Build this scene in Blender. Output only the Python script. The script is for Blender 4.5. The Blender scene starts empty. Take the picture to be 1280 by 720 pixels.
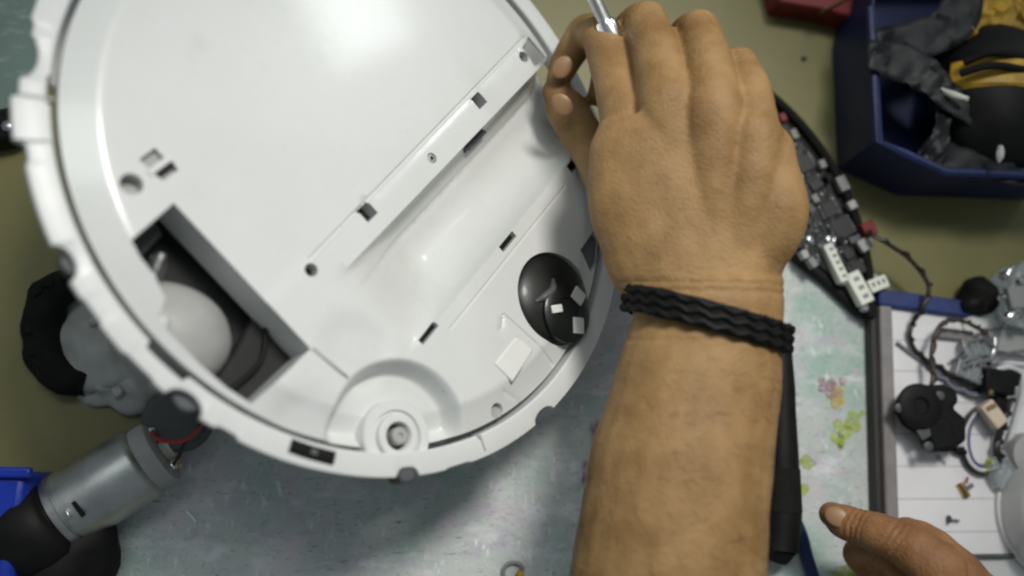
import bpy, math, random
from mathutils import Vector, Matrix, noise
from mathutils.geometry import delaunay_2d_cdt
random.seed(7)
SC = bpy.context.scene
COL = SC.collection

# ------------------------------------------------------------------ camera
S = 0.85                                   # scale of the scene (shell radius 144 mm)
FPX, PW, PH = 1108.0, 1280.0, 720.0
NT = Vector((.12, .20, 1.0)).normalized()  # bench normal seen from the camera
AX = (Vector((1, 0, 0)) - NT * NT.x).normalized()
AY = NT.cross(AX)
R3 = Matrix((AX, AY, NT))                  # camera frame -> world frame
DT = 0.590 * S                             # optical axis to bench
CAM = R3 @ Vector((0, 0, DT))
cd = bpy.data.cameras.new('camera')
cam = bpy.data.objects.new('camera', cd)
COL.objects.link(cam)
cam.matrix_world = Matrix.Translation(CAM) @ R3.to_4x4()
cd.sensor_width = 36.0
cd.lens = 36.0 * FPX / PW
cd.clip_start, cd.clip_end = .01, 50
cd.dof.use_dof = True
cd.dof.focus_distance = .43
cd.dof.aperture_fstop = 2.8
SC.camera = cam

# ------------------------------------------------------------------ light
w = bpy.data.worlds.new('World')
SC.world = w
w.use_nodes = True
w.node_tree.nodes['Background'].inputs[0].default_value = (.80, .92, 1.0, 1)
w.node_tree.nodes['Background'].inputs[1].default_value = .20


def aim(o, loc, tgt):
    o.location = loc
    o.rotation_euler = (Vector(tgt) - Vector(loc)).to_track_quat('-Z', 'Y').to_euler()


def area(name, loc, tgt, size, power, colr):
    l = bpy.data.lights.new(name, 'AREA')
    l.shape = 'RECTANGLE'
    l.size, l.size_y = size
    l.energy = power
    l.color = colr
    o = bpy.data.objects.new(name, l)
    COL.objects.link(o)
    aim(o, loc, tgt)
    return o


sp = bpy.data.lights.new('bench_lamp', 'SPOT')
sp.energy = 38
sp.color = (1.0, .96, .90)
sp.spot_size = math.radians(44)
sp.spot_blend = 1.0
sp.shadow_soft_size = .12
spo = bpy.data.objects.new('bench_lamp', sp)
COL.objects.link(spo)
aim(spo, (.22, .40, 1.0), (-.02, -.10, 0))
area('ceiling_panel', (-.1, .55, 1.5), (0, 0, 0), (.8, .35), 4, (.93, 1.0, .98))

area('window_pane', (1.50, 1.59, 1.11), (-.09, .11, .105), (.32, .26), 3.4, (.95, 1.0, 1.0))

SC.view_settings.view_transform = 'Standard'
SC.view_settings.look = 'None'
SC.view_settings.exposure = 0.0
SC.view_settings.gamma = 1.0
SC.render.engine = 'CYCLES'
SC.cycles.filter_width = 2.2
SC.cycles.max_bounces = 8

# ------------------------------------------------------------------ mapping
def ray(px, py):
    return R3 @ Vector(((px - PW / 2) / FPX, (PH / 2 - py) / FPX, -1))


def T(px, py, z=0.0):
    """point of the horizontal plane at height z"""
    d = ray(px, py)
    return CAM + d * ((z - CAM.z) / d.z)


def K(px, py, d):
    """point at distance d along the optical axis"""
    return CAM + ray(px, py) * d


# ------------------------------------------------------------------ materials
def mat(name, col, rough=.5, metal=0.0, var=.08, vscale=40, bump=.0, bscale=300, trans=0.0,
        sss=0.0, coat=0.0, spec=.5, col2=None, detail=5, ior=1.45):
    m = bpy.data.materials.new(name)
    m.use_nodes = True
    nt = m.node_tree
    b = nt.nodes['Principled BSDF']
    tc = nt.nodes.new('ShaderNodeTexCoord')
    n = nt.nodes.new('ShaderNodeTexNoise')
    n.inputs['Scale'].default_value = vscale
    n.inputs['Detail'].default_value = detail
    n.inputs['Roughness'].default_value = .6
    nt.links.new(tc.outputs['Object'], n.inputs['Vector'])
    r = nt.nodes.new('ShaderNodeValToRGB')
    r.color_ramp.elements[0].position = .33
    r.color_ramp.elements[1].position = .67
    c2 = col2 or tuple(min(1, c * (1 + var)) for c in col)
    c1 = tuple(c * (1 - var) for c in col) if not col2 else col
    r.color_ramp.elements[0].color = (*c1, 1)
    r.color_ramp.elements[1].color = (*c2, 1)
    nt.links.new(n.outputs['Fac'], r.inputs['Fac'])
    nt.links.new(r.outputs['Color'], b.inputs['Base Color'])
    b.inputs['Roughness'].default_value = rough
    b.inputs['Metallic'].default_value = metal
    b.inputs['Transmission Weight'].default_value = trans
    b.inputs['IOR'].default_value = ior
    b.inputs['Specular IOR Level'].default_value = spec
    b.inputs['Coat Weight'].default_value = coat
    b.inputs['Coat Roughness'].default_value = .12
    if sss:
        b.inputs['Subsurface Weight'].default_value = sss
        b.inputs['Subsurface Radius'].default_value = (.010, .004, .002)
        b.inputs['Subsurface Scale'].default_value = .6
    # slight wear in the gloss
    mr = nt.nodes.new('ShaderNodeMapRange')
    mr.inputs['To Min'].default_value = max(.02, rough - .1)
    mr.inputs['To Max'].default_value = min(1, rough + .12)
    nt.links.new(n.outputs['Fac'], mr.inputs['Value'])
    nt.links.new(mr.outputs['Result'], b.inputs['Roughness'])
    if bump:
        n2 = nt.nodes.new('ShaderNodeTexNoise')
        n2.inputs['Scale'].default_value = bscale
        n2.inputs['Detail'].default_value = 4
        nt.links.new(tc.outputs['Object'], n2.inputs['Vector'])
        bp = nt.nodes.new('ShaderNodeBump')
        bp.inputs['Strength'].default_value = bump
        bp.inputs['Distance'].default_value = .001
        nt.links.new(n2.outputs['Fac'], bp.inputs['Height'])
        nt.links.new(bp.outputs['Normal'], b.inputs['Normal'])
    return m


def sheet_mat(name, layers, base, rough=.6, bump=.25):
    """paper or board with several blotchy layers: (scale, lo, hi, colour, stretch)"""
    m = bpy.data.materials.new(name)
    m.use_nodes = True
    nt = m.node_tree
    b = nt.nodes['Principled BSDF']
    tc = nt.nodes.new('ShaderNodeTexCoord')
    last = None
    for k, (sc, lo, hi, colr, st) in enumerate(layers):
        mp = nt.nodes.new('ShaderNodeMapping')
        mp.inputs['Location'].default_value = (k * 3.1, k * 1.7, 0)
        mp.inputs['Rotation'].default_value = (0, 0, k * .9)
        mp.inputs['Scale'].default_value = st
        nt.links.new(tc.outputs['Object'], mp.inputs['Vector'])
        n = nt.nodes.new('ShaderNodeTexNoise')
        n.inputs['Scale'].default_value = sc
        n.inputs['Detail'].default_value = 6
        n.inputs['Roughness'].default_value = .65
        nt.links.new(mp.outputs['Vector'], n.inputs['Vector'])
        mr = nt.nodes.new('ShaderNodeMapRange')
        mr.inputs['From Min'].default_value = lo
        mr.inputs['From Max'].default_value = hi
        nt.links.new(n.outputs['Fac'], mr.inputs['Value'])
        mx = nt.nodes.new('ShaderNodeMix')
        mx.data_type = 'RGBA'
        mx.inputs['B'].default_value = (*colr, 1)
        if last is None:
            mx.inputs['A'].default_value = (*base, 1)
        else:
            nt.links.new(last, mx.inputs['A'])
        nt.links.new(mr.outputs['Result'], mx.inputs['Factor'])
        last = mx.outputs['Result']
    nt.links.new(last, b.inputs['Base Color'])
    b.inputs['Roughness'].default_value = rough
    n2 = nt.nodes.new('ShaderNodeTexNoise')
    n2.inputs['Scale'].default_value = 260
    n2.inputs['Detail'].default_value = 5
    nt.links.new(tc.outputs['Object'], n2.inputs['Vector'])
    bp = nt.nodes.new('ShaderNodeBump')
    bp.inputs['Strength'].default_value = bump
    bp.inputs['Distance'].default_value = .0008
    nt.links.new(n2.outputs['Fac'], bp.inputs['Height'])
    nt.links.new(bp.outputs['Normal'], b.inputs['Normal'])
    return m


M = {
    'white': mat('white_plastic', (.62, .638, .625), .34, var=.045, vscale=11, bump=.05, bscale=900, coat=.5),
    'white2': mat('white_plastic_clean', (.63, .645, .635), .32, var=.02, vscale=25, bump=.03, bscale=900),
    'gloss': mat('glossy_white_plastic', (.58, .59, .585), .20, var=.02, vscale=30),
    'paperwhite': mat('white_sticker', (.70, .71, .69), .55, var=.02, vscale=60),
    'grey': mat('grey_plastic', (.22, .225, .22), .5, var=.1),
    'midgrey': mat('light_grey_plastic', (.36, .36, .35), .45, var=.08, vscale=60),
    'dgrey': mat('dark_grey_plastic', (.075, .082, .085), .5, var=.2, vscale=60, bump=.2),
    'black': mat('black_plastic', (.007, .007, .007), .55, spec=.2, var=.3, vscale=90, bump=.1),
    'gblack': mat('glossy_black_plastic', (.007, .009, .008), .42, var=.2, vscale=60, coat=.12),
    'rubber': mat('black_rubber', (.009, .009, .0085), .8, spec=.2, var=.3, vscale=120, bump=.5, bscale=400),
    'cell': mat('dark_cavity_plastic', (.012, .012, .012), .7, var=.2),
    'steel': mat('brushed_steel', (.46, .47, .46), .42, 1.0, var=.15, vscale=70, bump=.08, bscale=500),
    'bright': mat('bright_metal', (.78, .78, .76), .2, 1.0, var=.1),
    'copper': mat('brass', (.60, .42, .18), .3, 1.0),
    'clear': mat('frosted_clear_plastic', (.72, .78, .80), .25, trans=.75, var=.05, bump=.5, bscale=120),
    'milky': mat('milky_plastic', (.56, .57, .54), .35, trans=.35, var=.12, vscale=60, bump=.25, bscale=90),
    'film': mat('grey_plastic_film', (.013, .016, .018), .55, trans=.3, var=.3, vscale=60, bump=.8, bscale=60),
    'blue': mat('blue_plastic', (.004, .028, .33), .4, var=.2, bump=.1),
    'navy': mat('navy_plastic', (.006, .015, .068), .5, var=.3, vscale=30, bump=.2),
    'bluecloth': mat('blue_edge_tape', (.024, .042, .155), .6, var=.25, vscale=70, bump=.3),
    'red': mat('red_plastic', (.15, .010, .012), .5, var=.25, vscale=40),
    'wire_r': mat('red_wire', (.34, .03, .03), .45),
    'wire_k': mat('black_wire', (.014, .012, .012), .45),
    'wire_b': mat('brown_wire', (.05, .032, .022), .5, var=.4, vscale=300),
    'wire_w': mat('white_wire', (.68, .68, .68), .4),
    'wire_v': mat('violet_wire', (.11, .10, .21), .45),
    'wire_g': mat('grey_wire', (.20, .20, .22), .45),
    'yellow': mat('yellow_paint', (.42, .25, .02), .45, var=.35, vscale=90, bump=.3),
    'lime': mat('lime_paint', (.40, .50, .08), .45, var=.2, vscale=150, bump=.3),
    'pink': mat('pink_paint', (.50, .33, .38), .55, var=.25, vscale=150),
    'orange': mat('amber_paint', (.55, .38, .06), .45, var=.25, vscale=150),
    'beige': mat('beige_nylon', (.66, .55, .42), .45),
    'connector': mat('ivory_connector', (.66, .68, .60), .42, var=.06),
    'pcb': mat('black_circuit_board', (.012, .016, .015), .32, var=.5, vscale=220, bump=.3),
    'solder': mat('solder', (.45, .46, .47), .3, 1.0, var=.3, vscale=300),
    'chip': mat('black_chip', (.02, .02, .021), .45),
    'bar': mat('grey_edge', (.23, .215, .215), .55, var=.15, vscale=60, bump=.3),
    'shadow_crumb': mat('shadow_line_and_crumb', (.035, .034, .032), .6),  # near-black: paints the tray's shadow line, also the crumb's own colour
    'skin': mat('skin', (.225, .128, .048), .55, var=.2, vscale=55, bump=.6, bscale=700, sss=.12, spec=.35,
                col2=(.34, .210, .090), detail=7),
    'skin2': mat('skin_other', (.19, .085, .036), .52, bump=.6, bscale=700, sss=.12, vscale=55, spec=.35,
                 col2=(.32, .165, .072), detail=7),
    'nail': mat('fingernail', (.30, .175, .09), .4, var=.05),
    'olive': sheet_mat('olive_bench_top', [(3.5, .35, .7, (.200, .180, .066), (1, 1, 1)),
                                           (14, .50, .75, (.155, .145, .055), (1, 1, 1)),
                                           (160, .62, .72, (.19, .18, .10), (1, 1, 1))],
                       (.170, .158, .060), rough=.5, bump=.12),
    'teal': sheet_mat('paint_stained_board', [(5, .40, .66, (.58, .60, .60), (1, 1, 1)),
                                              (16, .47, .64, (.31, .45, .39), (1, 1, 1)),
                                              (34, .52, .66, (.62, .63, .66), (1, 2.5, 1)),
                                              (70, .56, .64, (.46, .45, .50), (1, 1.5, 1)),
                                              (22, .55, .70, (.56, .48, .55), (1, 1, 1)),
                                              (95, .60, .68, (.70, .71, .70), (3, 1, 1)),
                                              (150, .61, .68, (.14, .15, .16), (1, 7, 1)),
                                              (420, .60, .70, (.28, .30, .30), (1, 1, 1))],
                      (.46, .50, .48), rough=.5, bump=.5),
    'tealcloth': sheet_mat('green_grey_board', [(8, .4, .65, (.19, .26, .235), (1, 1, 1)),
                                                (60, .55, .7, (.28, .34, .32), (1, 3, 1))],
                           (.15, .215, .185), rough=.6),
}


M['white'] = sheet_mat('white_scuffed_plastic', [(9, .42, .68, (.595, .612, .595), (1, 1, 1)), (26, .60, .74, (.57, .60, .565), (1, 1, 1)),
                                                (120, .64, .70, (.52, .53, .52), (1, 9, 1)), (150, .66, .71, (.50, .51, .50), (8, 1, 1)),
                                                (500, .66, .72, (.46, .46, .45), (1, 1, 1))], (.635, .650, .638), rough=.33, bump=.05)
_b = M['white'].node_tree.nodes['Principled BSDF']
_b.inputs['Coat Weight'].default_value = .5
_b.inputs['Coat Roughness'].default_value = .11


def ruled_paper():
    m = bpy.data.materials.new('ruled_white_paper')
    m.use_nodes = True
    nt = m.node_tree
    b = nt.nodes['Principled BSDF']
    tc = nt.nodes.new('ShaderNodeTexCoord')
    n = nt.nodes.new('ShaderNodeTexNoise')
    n.inputs['Scale'].default_value = 22
    nt.links.new(tc.outputs['Object'], n.inputs['Vector'])
    r = nt.nodes.new('ShaderNodeValToRGB')
    r.color_ramp.elements[0].color = (.72, .71, .73, 1)
    r.color_ramp.elements[1].color = (.80, .79, .80, 1)
    nt.links.new(n.outputs['Fac'], r.inputs['Fac'])
    last = r.outputs['Color']
    for axis, per, wd, off in ((1, .0178, .0009, .004),):
        sx = nt.nodes.new('ShaderNodeSeparateXYZ')
        nt.links.new(tc.outputs['Object'], sx.inputs[0])
        a = nt.nodes.new('ShaderNodeMath'); a.operation = 'ADD'; a.inputs[1].default_value = 5 + off
        nt.links.new(sx.outputs[axis], a.inputs[0])
        p = nt.nodes.new('ShaderNodeMath'); p.operation = 'MODULO'; p.inputs[1].default_value = per
        nt.links.new(a.outputs[0], p.inputs[0])
        l = nt.nodes.new('ShaderNodeMath'); l.operation = 'LESS_THAN'; l.inputs[1].default_value = wd
        nt.links.new(p.outputs[0], l.inputs[0])
        mx = nt.nodes.new('ShaderNodeMix'); mx.data_type = 'RGBA'
        mx.inputs['B'].default_value = (.40, .35, .40, 1)
        nt.links.new(last, mx.inputs['A'])
        k = nt.nodes.new('ShaderNodeMath'); k.operation = 'MULTIPLY'
        k.inputs[1].default_value = .6
        nt.links.new(l.outputs[0], k.inputs[0])
        nt.links.new(k.outputs[0], mx.inputs['Factor'])
        last = mx.outputs['Result']
    nt.links.new(last, b.inputs['Base Color'])
    b.inputs['Roughness'].default_value = .45
    return m


M['ruled'] = ruled_paper()
for nm_ in ('pink', 'lime', 'orange'):
    nt_ = M[nm_].node_tree
    tc_n = nt_.nodes.new('ShaderNodeTexCoord')
    no_ = nt_.nodes.new('ShaderNodeTexNoise')
    no_.inputs['Scale'].default_value = 420
    no_.inputs['Detail'].default_value = 6
    nt_.links.new(tc_n.outputs['Object'], no_.inputs['Vector'])
    mr_ = nt_.nodes.new('ShaderNodeMapRange')
    mr_.inputs['From Min'].default_value = .40
    mr_.inputs['From Max'].default_value = .56
    mr_.inputs['To Min'].default_value = .15
    mr_.inputs['To Max'].default_value = .85
    nt_.links.new(no_.outputs['Fac'], mr_.inputs['Value'])
    nt_.links.new(mr_.outputs['Result'], nt_.nodes['Principled BSDF'].inputs['Alpha'])


# ------------------------------------------------------------------ mesh kit
def catmull(P, n):
    P = [Vector(p) for p in P]
    if len(P) < 3:
        return [P[0].lerp(P[-1], i / n) for i in range(n + 1)]
    Q = [P[0] * 2 - P[1]] + P + [P[-1] * 2 - P[-2]]
    out = []
    for i in range(1, len(Q) - 2):
        for k in range(n):
            t = k / n
            a, b, c, d = Q[i - 1:i + 3]
            out.append(.5 * (2 * b + (c - a) * t + (2 * a - 5 * b + 4 * c - d) * t * t + (3 * b - a - 3 * c + d) * t ** 3))
    out.append(P[-1].copy())
    return out


class MB:
    def __init__(s):
        s.v, s.f = [], []

    def add(s, vs, fs):
        o = len(s.v)
        s.v += [Vector(v) for v in vs]
        s.f += [tuple(i + o for i in f) for f in fs]
        return s

    def box(s, c, size, rot=None):
        c = Vector(c)
        R = rot if rot is not None else Matrix.Identity(3)
        vs = [c + R @ Vector((x * size[0] / 2, y * size[1] / 2, z * size[2] / 2))
              for z in (-1, 1) for y in (-1, 1) for x in (-1, 1)]
        return s.add(vs, [(0, 2, 3, 1), (4, 5, 7, 6), (0, 1, 5, 4), (2, 6, 7, 3), (0, 4, 6, 2), (1, 3, 7, 5)])

    def prism(s, poly, z0, z1):
        """poly: list of 2D/3D points (anticlockwise), extruded along z"""
        n = len(poly)
        vs = [(p[0], p[1], z0) for p in poly] + [(p[0], p[1], z1) for p in poly]
        fs = [tuple(range(n))[::-1], tuple(range(n, 2 * n))]
        fs += [(i, (i + 1) % n, n + (i + 1) % n, n + i) for i in range(n)]
        return s.add(vs, fs)

    def tube(s, path, rad, seg=12, flat=1.0, side=None, n=6, smooth=True):
        """rad: number or one per control point; flat: squash across side"""
        m = len(path)
        rads = [rad] * m if not hasattr(rad, '__len__') else list(rad)
        P = catmull(path, n) if smooth else [Vector(p) for p in path]
        k = len(P)
        out, ref = [], Vector(side) if side is not None else None
        rows = []
        for i, p in enumerate(P):
            t = (P[min(i + 1, k - 1)] - P[max(i - 1, 0)]).normalized()
            if ref is None:
                ref = t.orthogonal()
            a = (ref - t * ref.dot(t)).normalized()
            if side is None:
                ref = a
            b = t.cross(a)
            u = i / (k - 1) * (m - 1)
            j = min(int(u), m - 2)
            w_ = u - j
            w_ = w_ * w_ * (3 - 2 * w_)
            r0, r1 = rads[j], rads[j + 1]
            if hasattr(r0, '__len__'):
                ra, rb = r0[0] * (1 - w_) + r1[0] * w_, r0[1] * (1 - w_) + r1[1] * w_
            else:
                ra = r0 * (1 - w_) + r1 * w_
                rb = ra * flat
            rows.append([p + a * (math.cos(2 * math.pi * q / seg) * ra) + b * (math.sin(2 * math.pi * q / seg) * rb) for q in range(seg)])
        vs = [v for r in rows for v in r]
        fs = []
        for i in range(k - 1):
            for q in range(seg):
                q2 = (q + 1) % seg
                fs.append((i * seg + q, i * seg + q2, (i + 1) * seg + q2, (i + 1) * seg + q))
        fs.append(tuple(range(seg))[::-1])
        fs.append(tuple((k - 1) * seg + q for q in range(seg)))
        return s.add(vs, fs)

    def lathe(s, prof, seg=48, c=(0, 0, 0), rot=None):
        """prof: (r, z) from bottom to top round local z"""
        c = Vector(c)
        R = rot if rot is not None else Matrix.Identity(3)
        vs, fs = [], []
        for r, z in prof:
            for q in range(seg):
                a = 2 * math.pi * q / seg
                vs.append(c + R @ Vector((max(r, 1e-5) * math.cos(a), max(r, 1e-5) * math.sin(a), z)))
        for i in range(len(prof) - 1):
            for q in range(seg):
                q2 = (q + 1) % seg
                fs.append((i * seg + q, i * seg + q2, (i + 1) * seg + q2, (i + 1) * seg + q))
        fs.append(tuple(range(seg))[::-1])
        fs.append(tuple((len(prof) - 1) * seg + q for q in range(seg)))
        return s.add(vs, fs)

    def blob(s, c, r, rot=None, seed=0, amp=.15, fr=1.4, nu=28, nv=18):
        c = Vector(c)
        R = rot if rot is not None else Matrix.Identity(3)
        vs, fs = [], []
        for j in range(nv + 1):
            ph = math.pi * j / nv
            for i in range(nu):
                a = 2 * math.pi * i / nu
                d = Vector((math.sin(ph) * math.cos(a), math.sin(ph) * math.sin(a), math.cos(ph)))
                k = 1 + amp * noise.noise(d * fr + Vector((seed * 3.7, seed, 0)))
                vs.append(c + R @ Vector((d.x * r[0] * k, d.y * r[1] * k, d.z * r[2] * k)))
        for j in range(nv):
            for i in range(nu):
                i2 = (i + 1) % nu
                fs.append((j * nu + i, (j + 1) * nu + i, (j + 1) * nu + i2, j * nu + i2))
        return s.add(vs, fs)


def tag(o, label=None, cat=None, group=None, kind=None):
    for k, v in (('label', label), ('category', cat), ('group', group), ('kind', kind)):
        if v:
            o[k] = v
    return o


def root(name, loc, label, cat, group=None):
    o = bpy.data.objects.new(name, None)
    o.empty_display_size = .02
    COL.objects.link(o)
    o.location = loc
    return tag(o, label, cat, group)


def obj(name, mb, m, parent=None, bevel=0.0, smooth=40, local=False, segs=2):
    """one mesh object; vertices are world points unless local"""
    base = Vector((0, 0, 0))
    if parent is not None and not local:
        p = parent
        while p is not None:
            base += p.location
            p = p.parent
    me = bpy.data.meshes.new(name)
    me.from_pydata([v - base for v in mb.v], [], mb.f)
    me.validate()
    me.update()
    me.materials.append(M[m] if isinstance(m, str) else m)
    if smooth:
        for p in me.polygons:
            p.use_smooth = True
        me.set_sharp_from_angle(angle=math.radians(smooth))
    o = bpy.data.objects.new(name, me)
    COL.objects.link(o)
    if parent is not None:
        o.parent = parent
    if bevel:
        b = o.modifiers.new('bevel', 'BEVEL')
        b.width = bevel
        b.segments = segs
        b.limit_method = 'ANGLE'
        b.angle_limit = math.radians(35)
    return o


def rotz(a):
    return Matrix.Rotation(a, 3, 'Z')


def frame(d, up=(0, 0, 1)):
    """3x3 whose z axis is d"""
    z = Vector(d).normalized()
    x = Vector(up).cross(z)
    if x.length < 1e-4:
        x = Vector((1, 0, 0))
    x.normalize()
    return Matrix((x, z.cross(x), z)).transposed()


def wob(pts, amp, sc, seed=0):
    out = []
    for i, p in enumerate(pts):
        q = Vector((p[0], p[1], 0))
        out.append((p[0] + amp * noise.noise(q * sc + Vector((seed, 0, 0))), p[1] + amp * noise.noise(q * sc + Vector((0, seed + 9, 0)))))
    return out


def resample(poly, step):
    out = []
    n = len(poly)
    for i in range(n):
        a, b = Vector(poly[i][:2]), Vector(poly[(i + 1) % n][:2])
        k = max(1, int((b - a).length / step))
        out += [tuple(a.lerp(b, j / k)) for j in range(k)]
    return out


# ------------------------------------------------------------------ setting
g = MB().prism([(-3, -3), (3, -3), (3, 3), (-3, 3)], -.03, 0)
tag(obj('bench_top', g, 'olive', smooth=0), kind='structure')

# paint-stained board under the work
bp_ = [T(*p)[:2] for p in ((50, 790), (150, 610), (236, 532), (520, 330), (1000, 280), (1098, 350), (1097, 800))]
poly = wob(resample(bp_, .008), .0015, 60)
poly = poly[::-1] if sum(poly[i - 1][0] * poly[i][1] - poly[i][0] * poly[i - 1][1] for i in range(len(poly))) < 0 else poly
c0 = T(760, 620)
board = root('painted_board', c0, 'pale grey-green painted board stained with paint beneath the white shell and the arm', 'board')
obj('panel', MB().prism(poly, .0003, .004), 'teal', board, smooth=0)
for k, (px, py, rx, ry, m, sd, nm) in enumerate((
        (1037, 484, 24, 15, 'pink', 1, 'pink'), (1041, 497, 9, 10, 'orange', 2, 'amber'),
        (1046, 541, 10, 12, 'lime', 3, 'lime'), (1062, 528, 9, 11, 'lime', 4, 'lime'),
        (1004, 578, 8, 7, 'lime', 5, 'lime'), (1000, 612, 6, 5, 'lime', 6, 'lime'),
        (1064, 712, 24, 8, 'lime', 7, 'lime'), (1095, 700, 18, 5, 'lime', 8, 'lime'),
        (742, 548, 9, 26, 'pink', 9, 'pink'), (733, 590, 9, 18, 'pink', 10, 'pink'),
        (1046, 552, 3, 9, 'lime', 11, 'lime'), (760, 610, 7, 14, 'pink', 12, 'pink'))):
    c = T(px, py)
    for ss in range(14 if m == 'pink' else 3):
        pp = []
        f_ = (random.uniform(.10, .26) if m == 'pink' else (1, .3, .2)[ss])
        ox, oy = (random.uniform(-.7, .7) * rx, random.uniform(-.7, .7) * ry) if m == 'pink' else ((random.uniform(-1.3, 1.3) * rx, random.uniform(-1.3, 1.3) * ry) if ss else (0, 0))
        cc = T(px + ox, py + oy)
        for i in range(26):
            a = 2 * math.pi * i / 26
            kk = f_ * (1 + .55 * noise.noise(Vector((math.cos(a) * 1.5, math.sin(a) * 1.5, sd * 5.1 + ss))))
            pp.append((cc.x + math.cos(a) * rx * kk * .00058, cc.y + math.sin(a) * ry * kk * .00058))
        obj('paint_spot', MB().prism(pp, .0038, .00445 + .0001 * ss), m, board, smooth=0)

# small board peeping out at the top-left corner
bp2 = [T(*p)[:2] for p in ((-60, 152), (28, 138), (90, 60), (110, -60), (-60, -60))]
tag(obj('green_board', MB().prism(wob(resample(bp2, .01), .001, 50), .0003, .006), 'tealcloth', smooth=0),
    'grey-green board showing at the left edge behind the shell rim', 'board')
b3 = root('clamp_block', T(2, 165, 0), 'small dark block at the left edge just below the grey-green board', 'block')
obj('body', MB().box(T(4, 165, .008), (.022, .016, .0155), rotz(.3)), 'black', b3, bevel=.003)
obj('screw', MB().lathe([(.003, 0), (.003, .0012), (.002, .002)], 16, T(10, 158, .0162)), 'solder', b3)

# ------------------------------------------------------------------ white shell
n_c = Vector((.763, .322, 1.)).normalized()
c_c = Vector((-.068, .073, -.469)) * S


def hit(px, py):
    d = Vector(((px - 640) / FPX, (360 - py) / FPX, -1))
    return d * (n_c.dot(c_c) / n_c.dot(d))


x_c = (hit(653, 70) - hit(385, 338)).normalized()
y_c = n_c.cross(x_c)
RS = Matrix((R3 @ x_c, R3 @ y_c, R3 @ n_c)).transposed()
shell = root('vacuum_cover', CAM + R3 @ c_c, 'large round white plastic underside cover of a robot vacuum, tilted over the bench', 'vacuum cover')
shell.rotation_euler = RS.to_euler()
U = .001 * S


def W(x, y, z=0):           # shell millimetres -> world
    return shell.location + RS @ (Vector((x, y, z)) * U)


def ss(a, b, x):
    t = min(1, max(0, (x - a) / (b - a)))
    return t * t * (3 - 2 * t)


def seg_d(x, y, x0, y0, x1, y1):
    dx, dy = x1 - x0, y1 - y0
    t = max(0, min(1, ((x - x0) * dx + (y - y0) * dy) / (dx * dx + dy * dy)))
    return math.hypot(x - x0 - t * dx, y - y0 - t * dy)


def H(x, y):
    r = math.hypot(x, y)
    z = -5.0 * max(0, min(1, (r - 139.5) / 15.5))
    if y < -14:
        z += .4 * (1 - ss(138, 146, r))
    # brush channel
    if -82 < y < -29.5:
        e = ss(-78, -8, x)
        t = (y + 53) / 27.0
        up = ss(-29.5, -33, y)
        prof = -25 * math.sqrt(max(0, 1 - ((y + 54) / 27.5) ** 2)) if abs(y + 54) < 27.5 else 0
        prof *= .55 + .45 * up
        z += e * prof
        z += -1.6 * e * ss(-40, -41, y) * (1 - ss(-41, -46, y))
    # side-brush bowl, open towards the rim
    d = math.hypot(x + 107, y + 106)
    z -= 13 * (1 - ss(32, 39, d)) * (1 - ss(148, 157, r) * .6)
    # soft dishing beside the bowl
    z -= 2.2 * (1 - ss(10, 26, math.hypot((x + 92) * 1.2, y + 62)))
    z -= 2.0 * (1 - ss(8, 22, math.hypot(x + 136, (y + 66))))
    # thin lines pressed into the plate
    for (a, b, c, dd, dep, wd) in ((-77, -13.6, 141, -9.5, 1.3, .8), (-13.5, -109, -8, -152, 1.0, .9), (-44, -90.5, 84, -90.5, .8, .7),
                                   (-46, -136, -41, -149, .5, .7), (-20, -113, -13.5, -109, .6, .7)):
        q = seg_d(x, y, a, b, c, dd)
        if q < wd * 2:
            z -= dep * (1 - ss(wd * .5, wd * 1.5, q))
    return z


def circ(cx, cy, r, n=32):
    return [(cx + r * math.cos(2 * math.pi * i / n), cy + r * math.sin(2 * math.pi * i / n)) for i in range(n)]


def rect(cx, cy, w_, h_, a=0):
    ca, sa = math.cos(a), math.sin(a)
    return [(cx + x * ca - y * sa, cy + x * sa + y * ca) for x, y in
            ((-w_ / 2, -h_ / 2), (w_ / 2, -h_ / 2), (w_ / 2, h_ / 2), (-w_ / 2, h_ / 2))]


pocket = [(-133, 45.5), (-135.5, 38), (-137, 28), (-140.7, 18), (-148, 14), (-149.5, 6), (-150, -13), (-149, -28), (-146.5, -41), (-109.5, -43.2), (-107, 46.2)]
# holes: outline, depth of the wall
holes = {
    'pocket': (pocket, 24), 'sq1': (rect(-34, -17, 8.6, 8), 9), 'sq2': (rect(76, -17, 8.6, 8), 9),
    'scr1': (circ(-80.5, -17.5, 3.4, 20), 8), 'scr2': (circ(128.7, -17.5, 3.6, 20), 8), 'scr3': (circ(21, -21, 3.0, 20), 1.2),
    'slot1': (rect(22.8, -84.5, 15, 4), 9), 'slot2': (rect(-56.5, -82.7, 14.5, 3.4), 9), 'slot3': (rect(102.5, -86, 11, 5.5), 9),
    'caster': (circ(22.5, -128.5, 27.6, 64), 16), 'window': ([(61, -123), (59.5, -139), (84, -137), (83, -124)], 12),
    'latch1': (rect(-99.5, 66.3, 9.4, 6.6), 4), 'latch2': (rect(-98.6, 58.6, 9.6, 5.0), 4), 'round': (circ(-115, 63.4, 5.0, 28), 7),
    'small': (circ(-56, -140.5, 4.2, 24), 3.5), 'slot4': (rect(14, -154.3, 2.2, 3), 3), 'tri': ([(131, -26.5), (133, -13), (147, -11), (149, -29)], 5),
    'ventd': ([(52, -30.5), (57, -35), (76, -35), (74, -30.5)], 8),
}


def inside(p, poly):
    x, y = p
    r = False
    n = len(poly)
    for i in range(n):
        x0, y0 = poly[i]
        x1, y1 = poly[i - 1]
        if (y0 > y) != (y1 > y) and x < (x1 - x0) * (y - y0) / (y1 - y0) + x0:
            r = not r
    return r


RP = 154.8
pts, edges, loops = [], [], []


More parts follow.
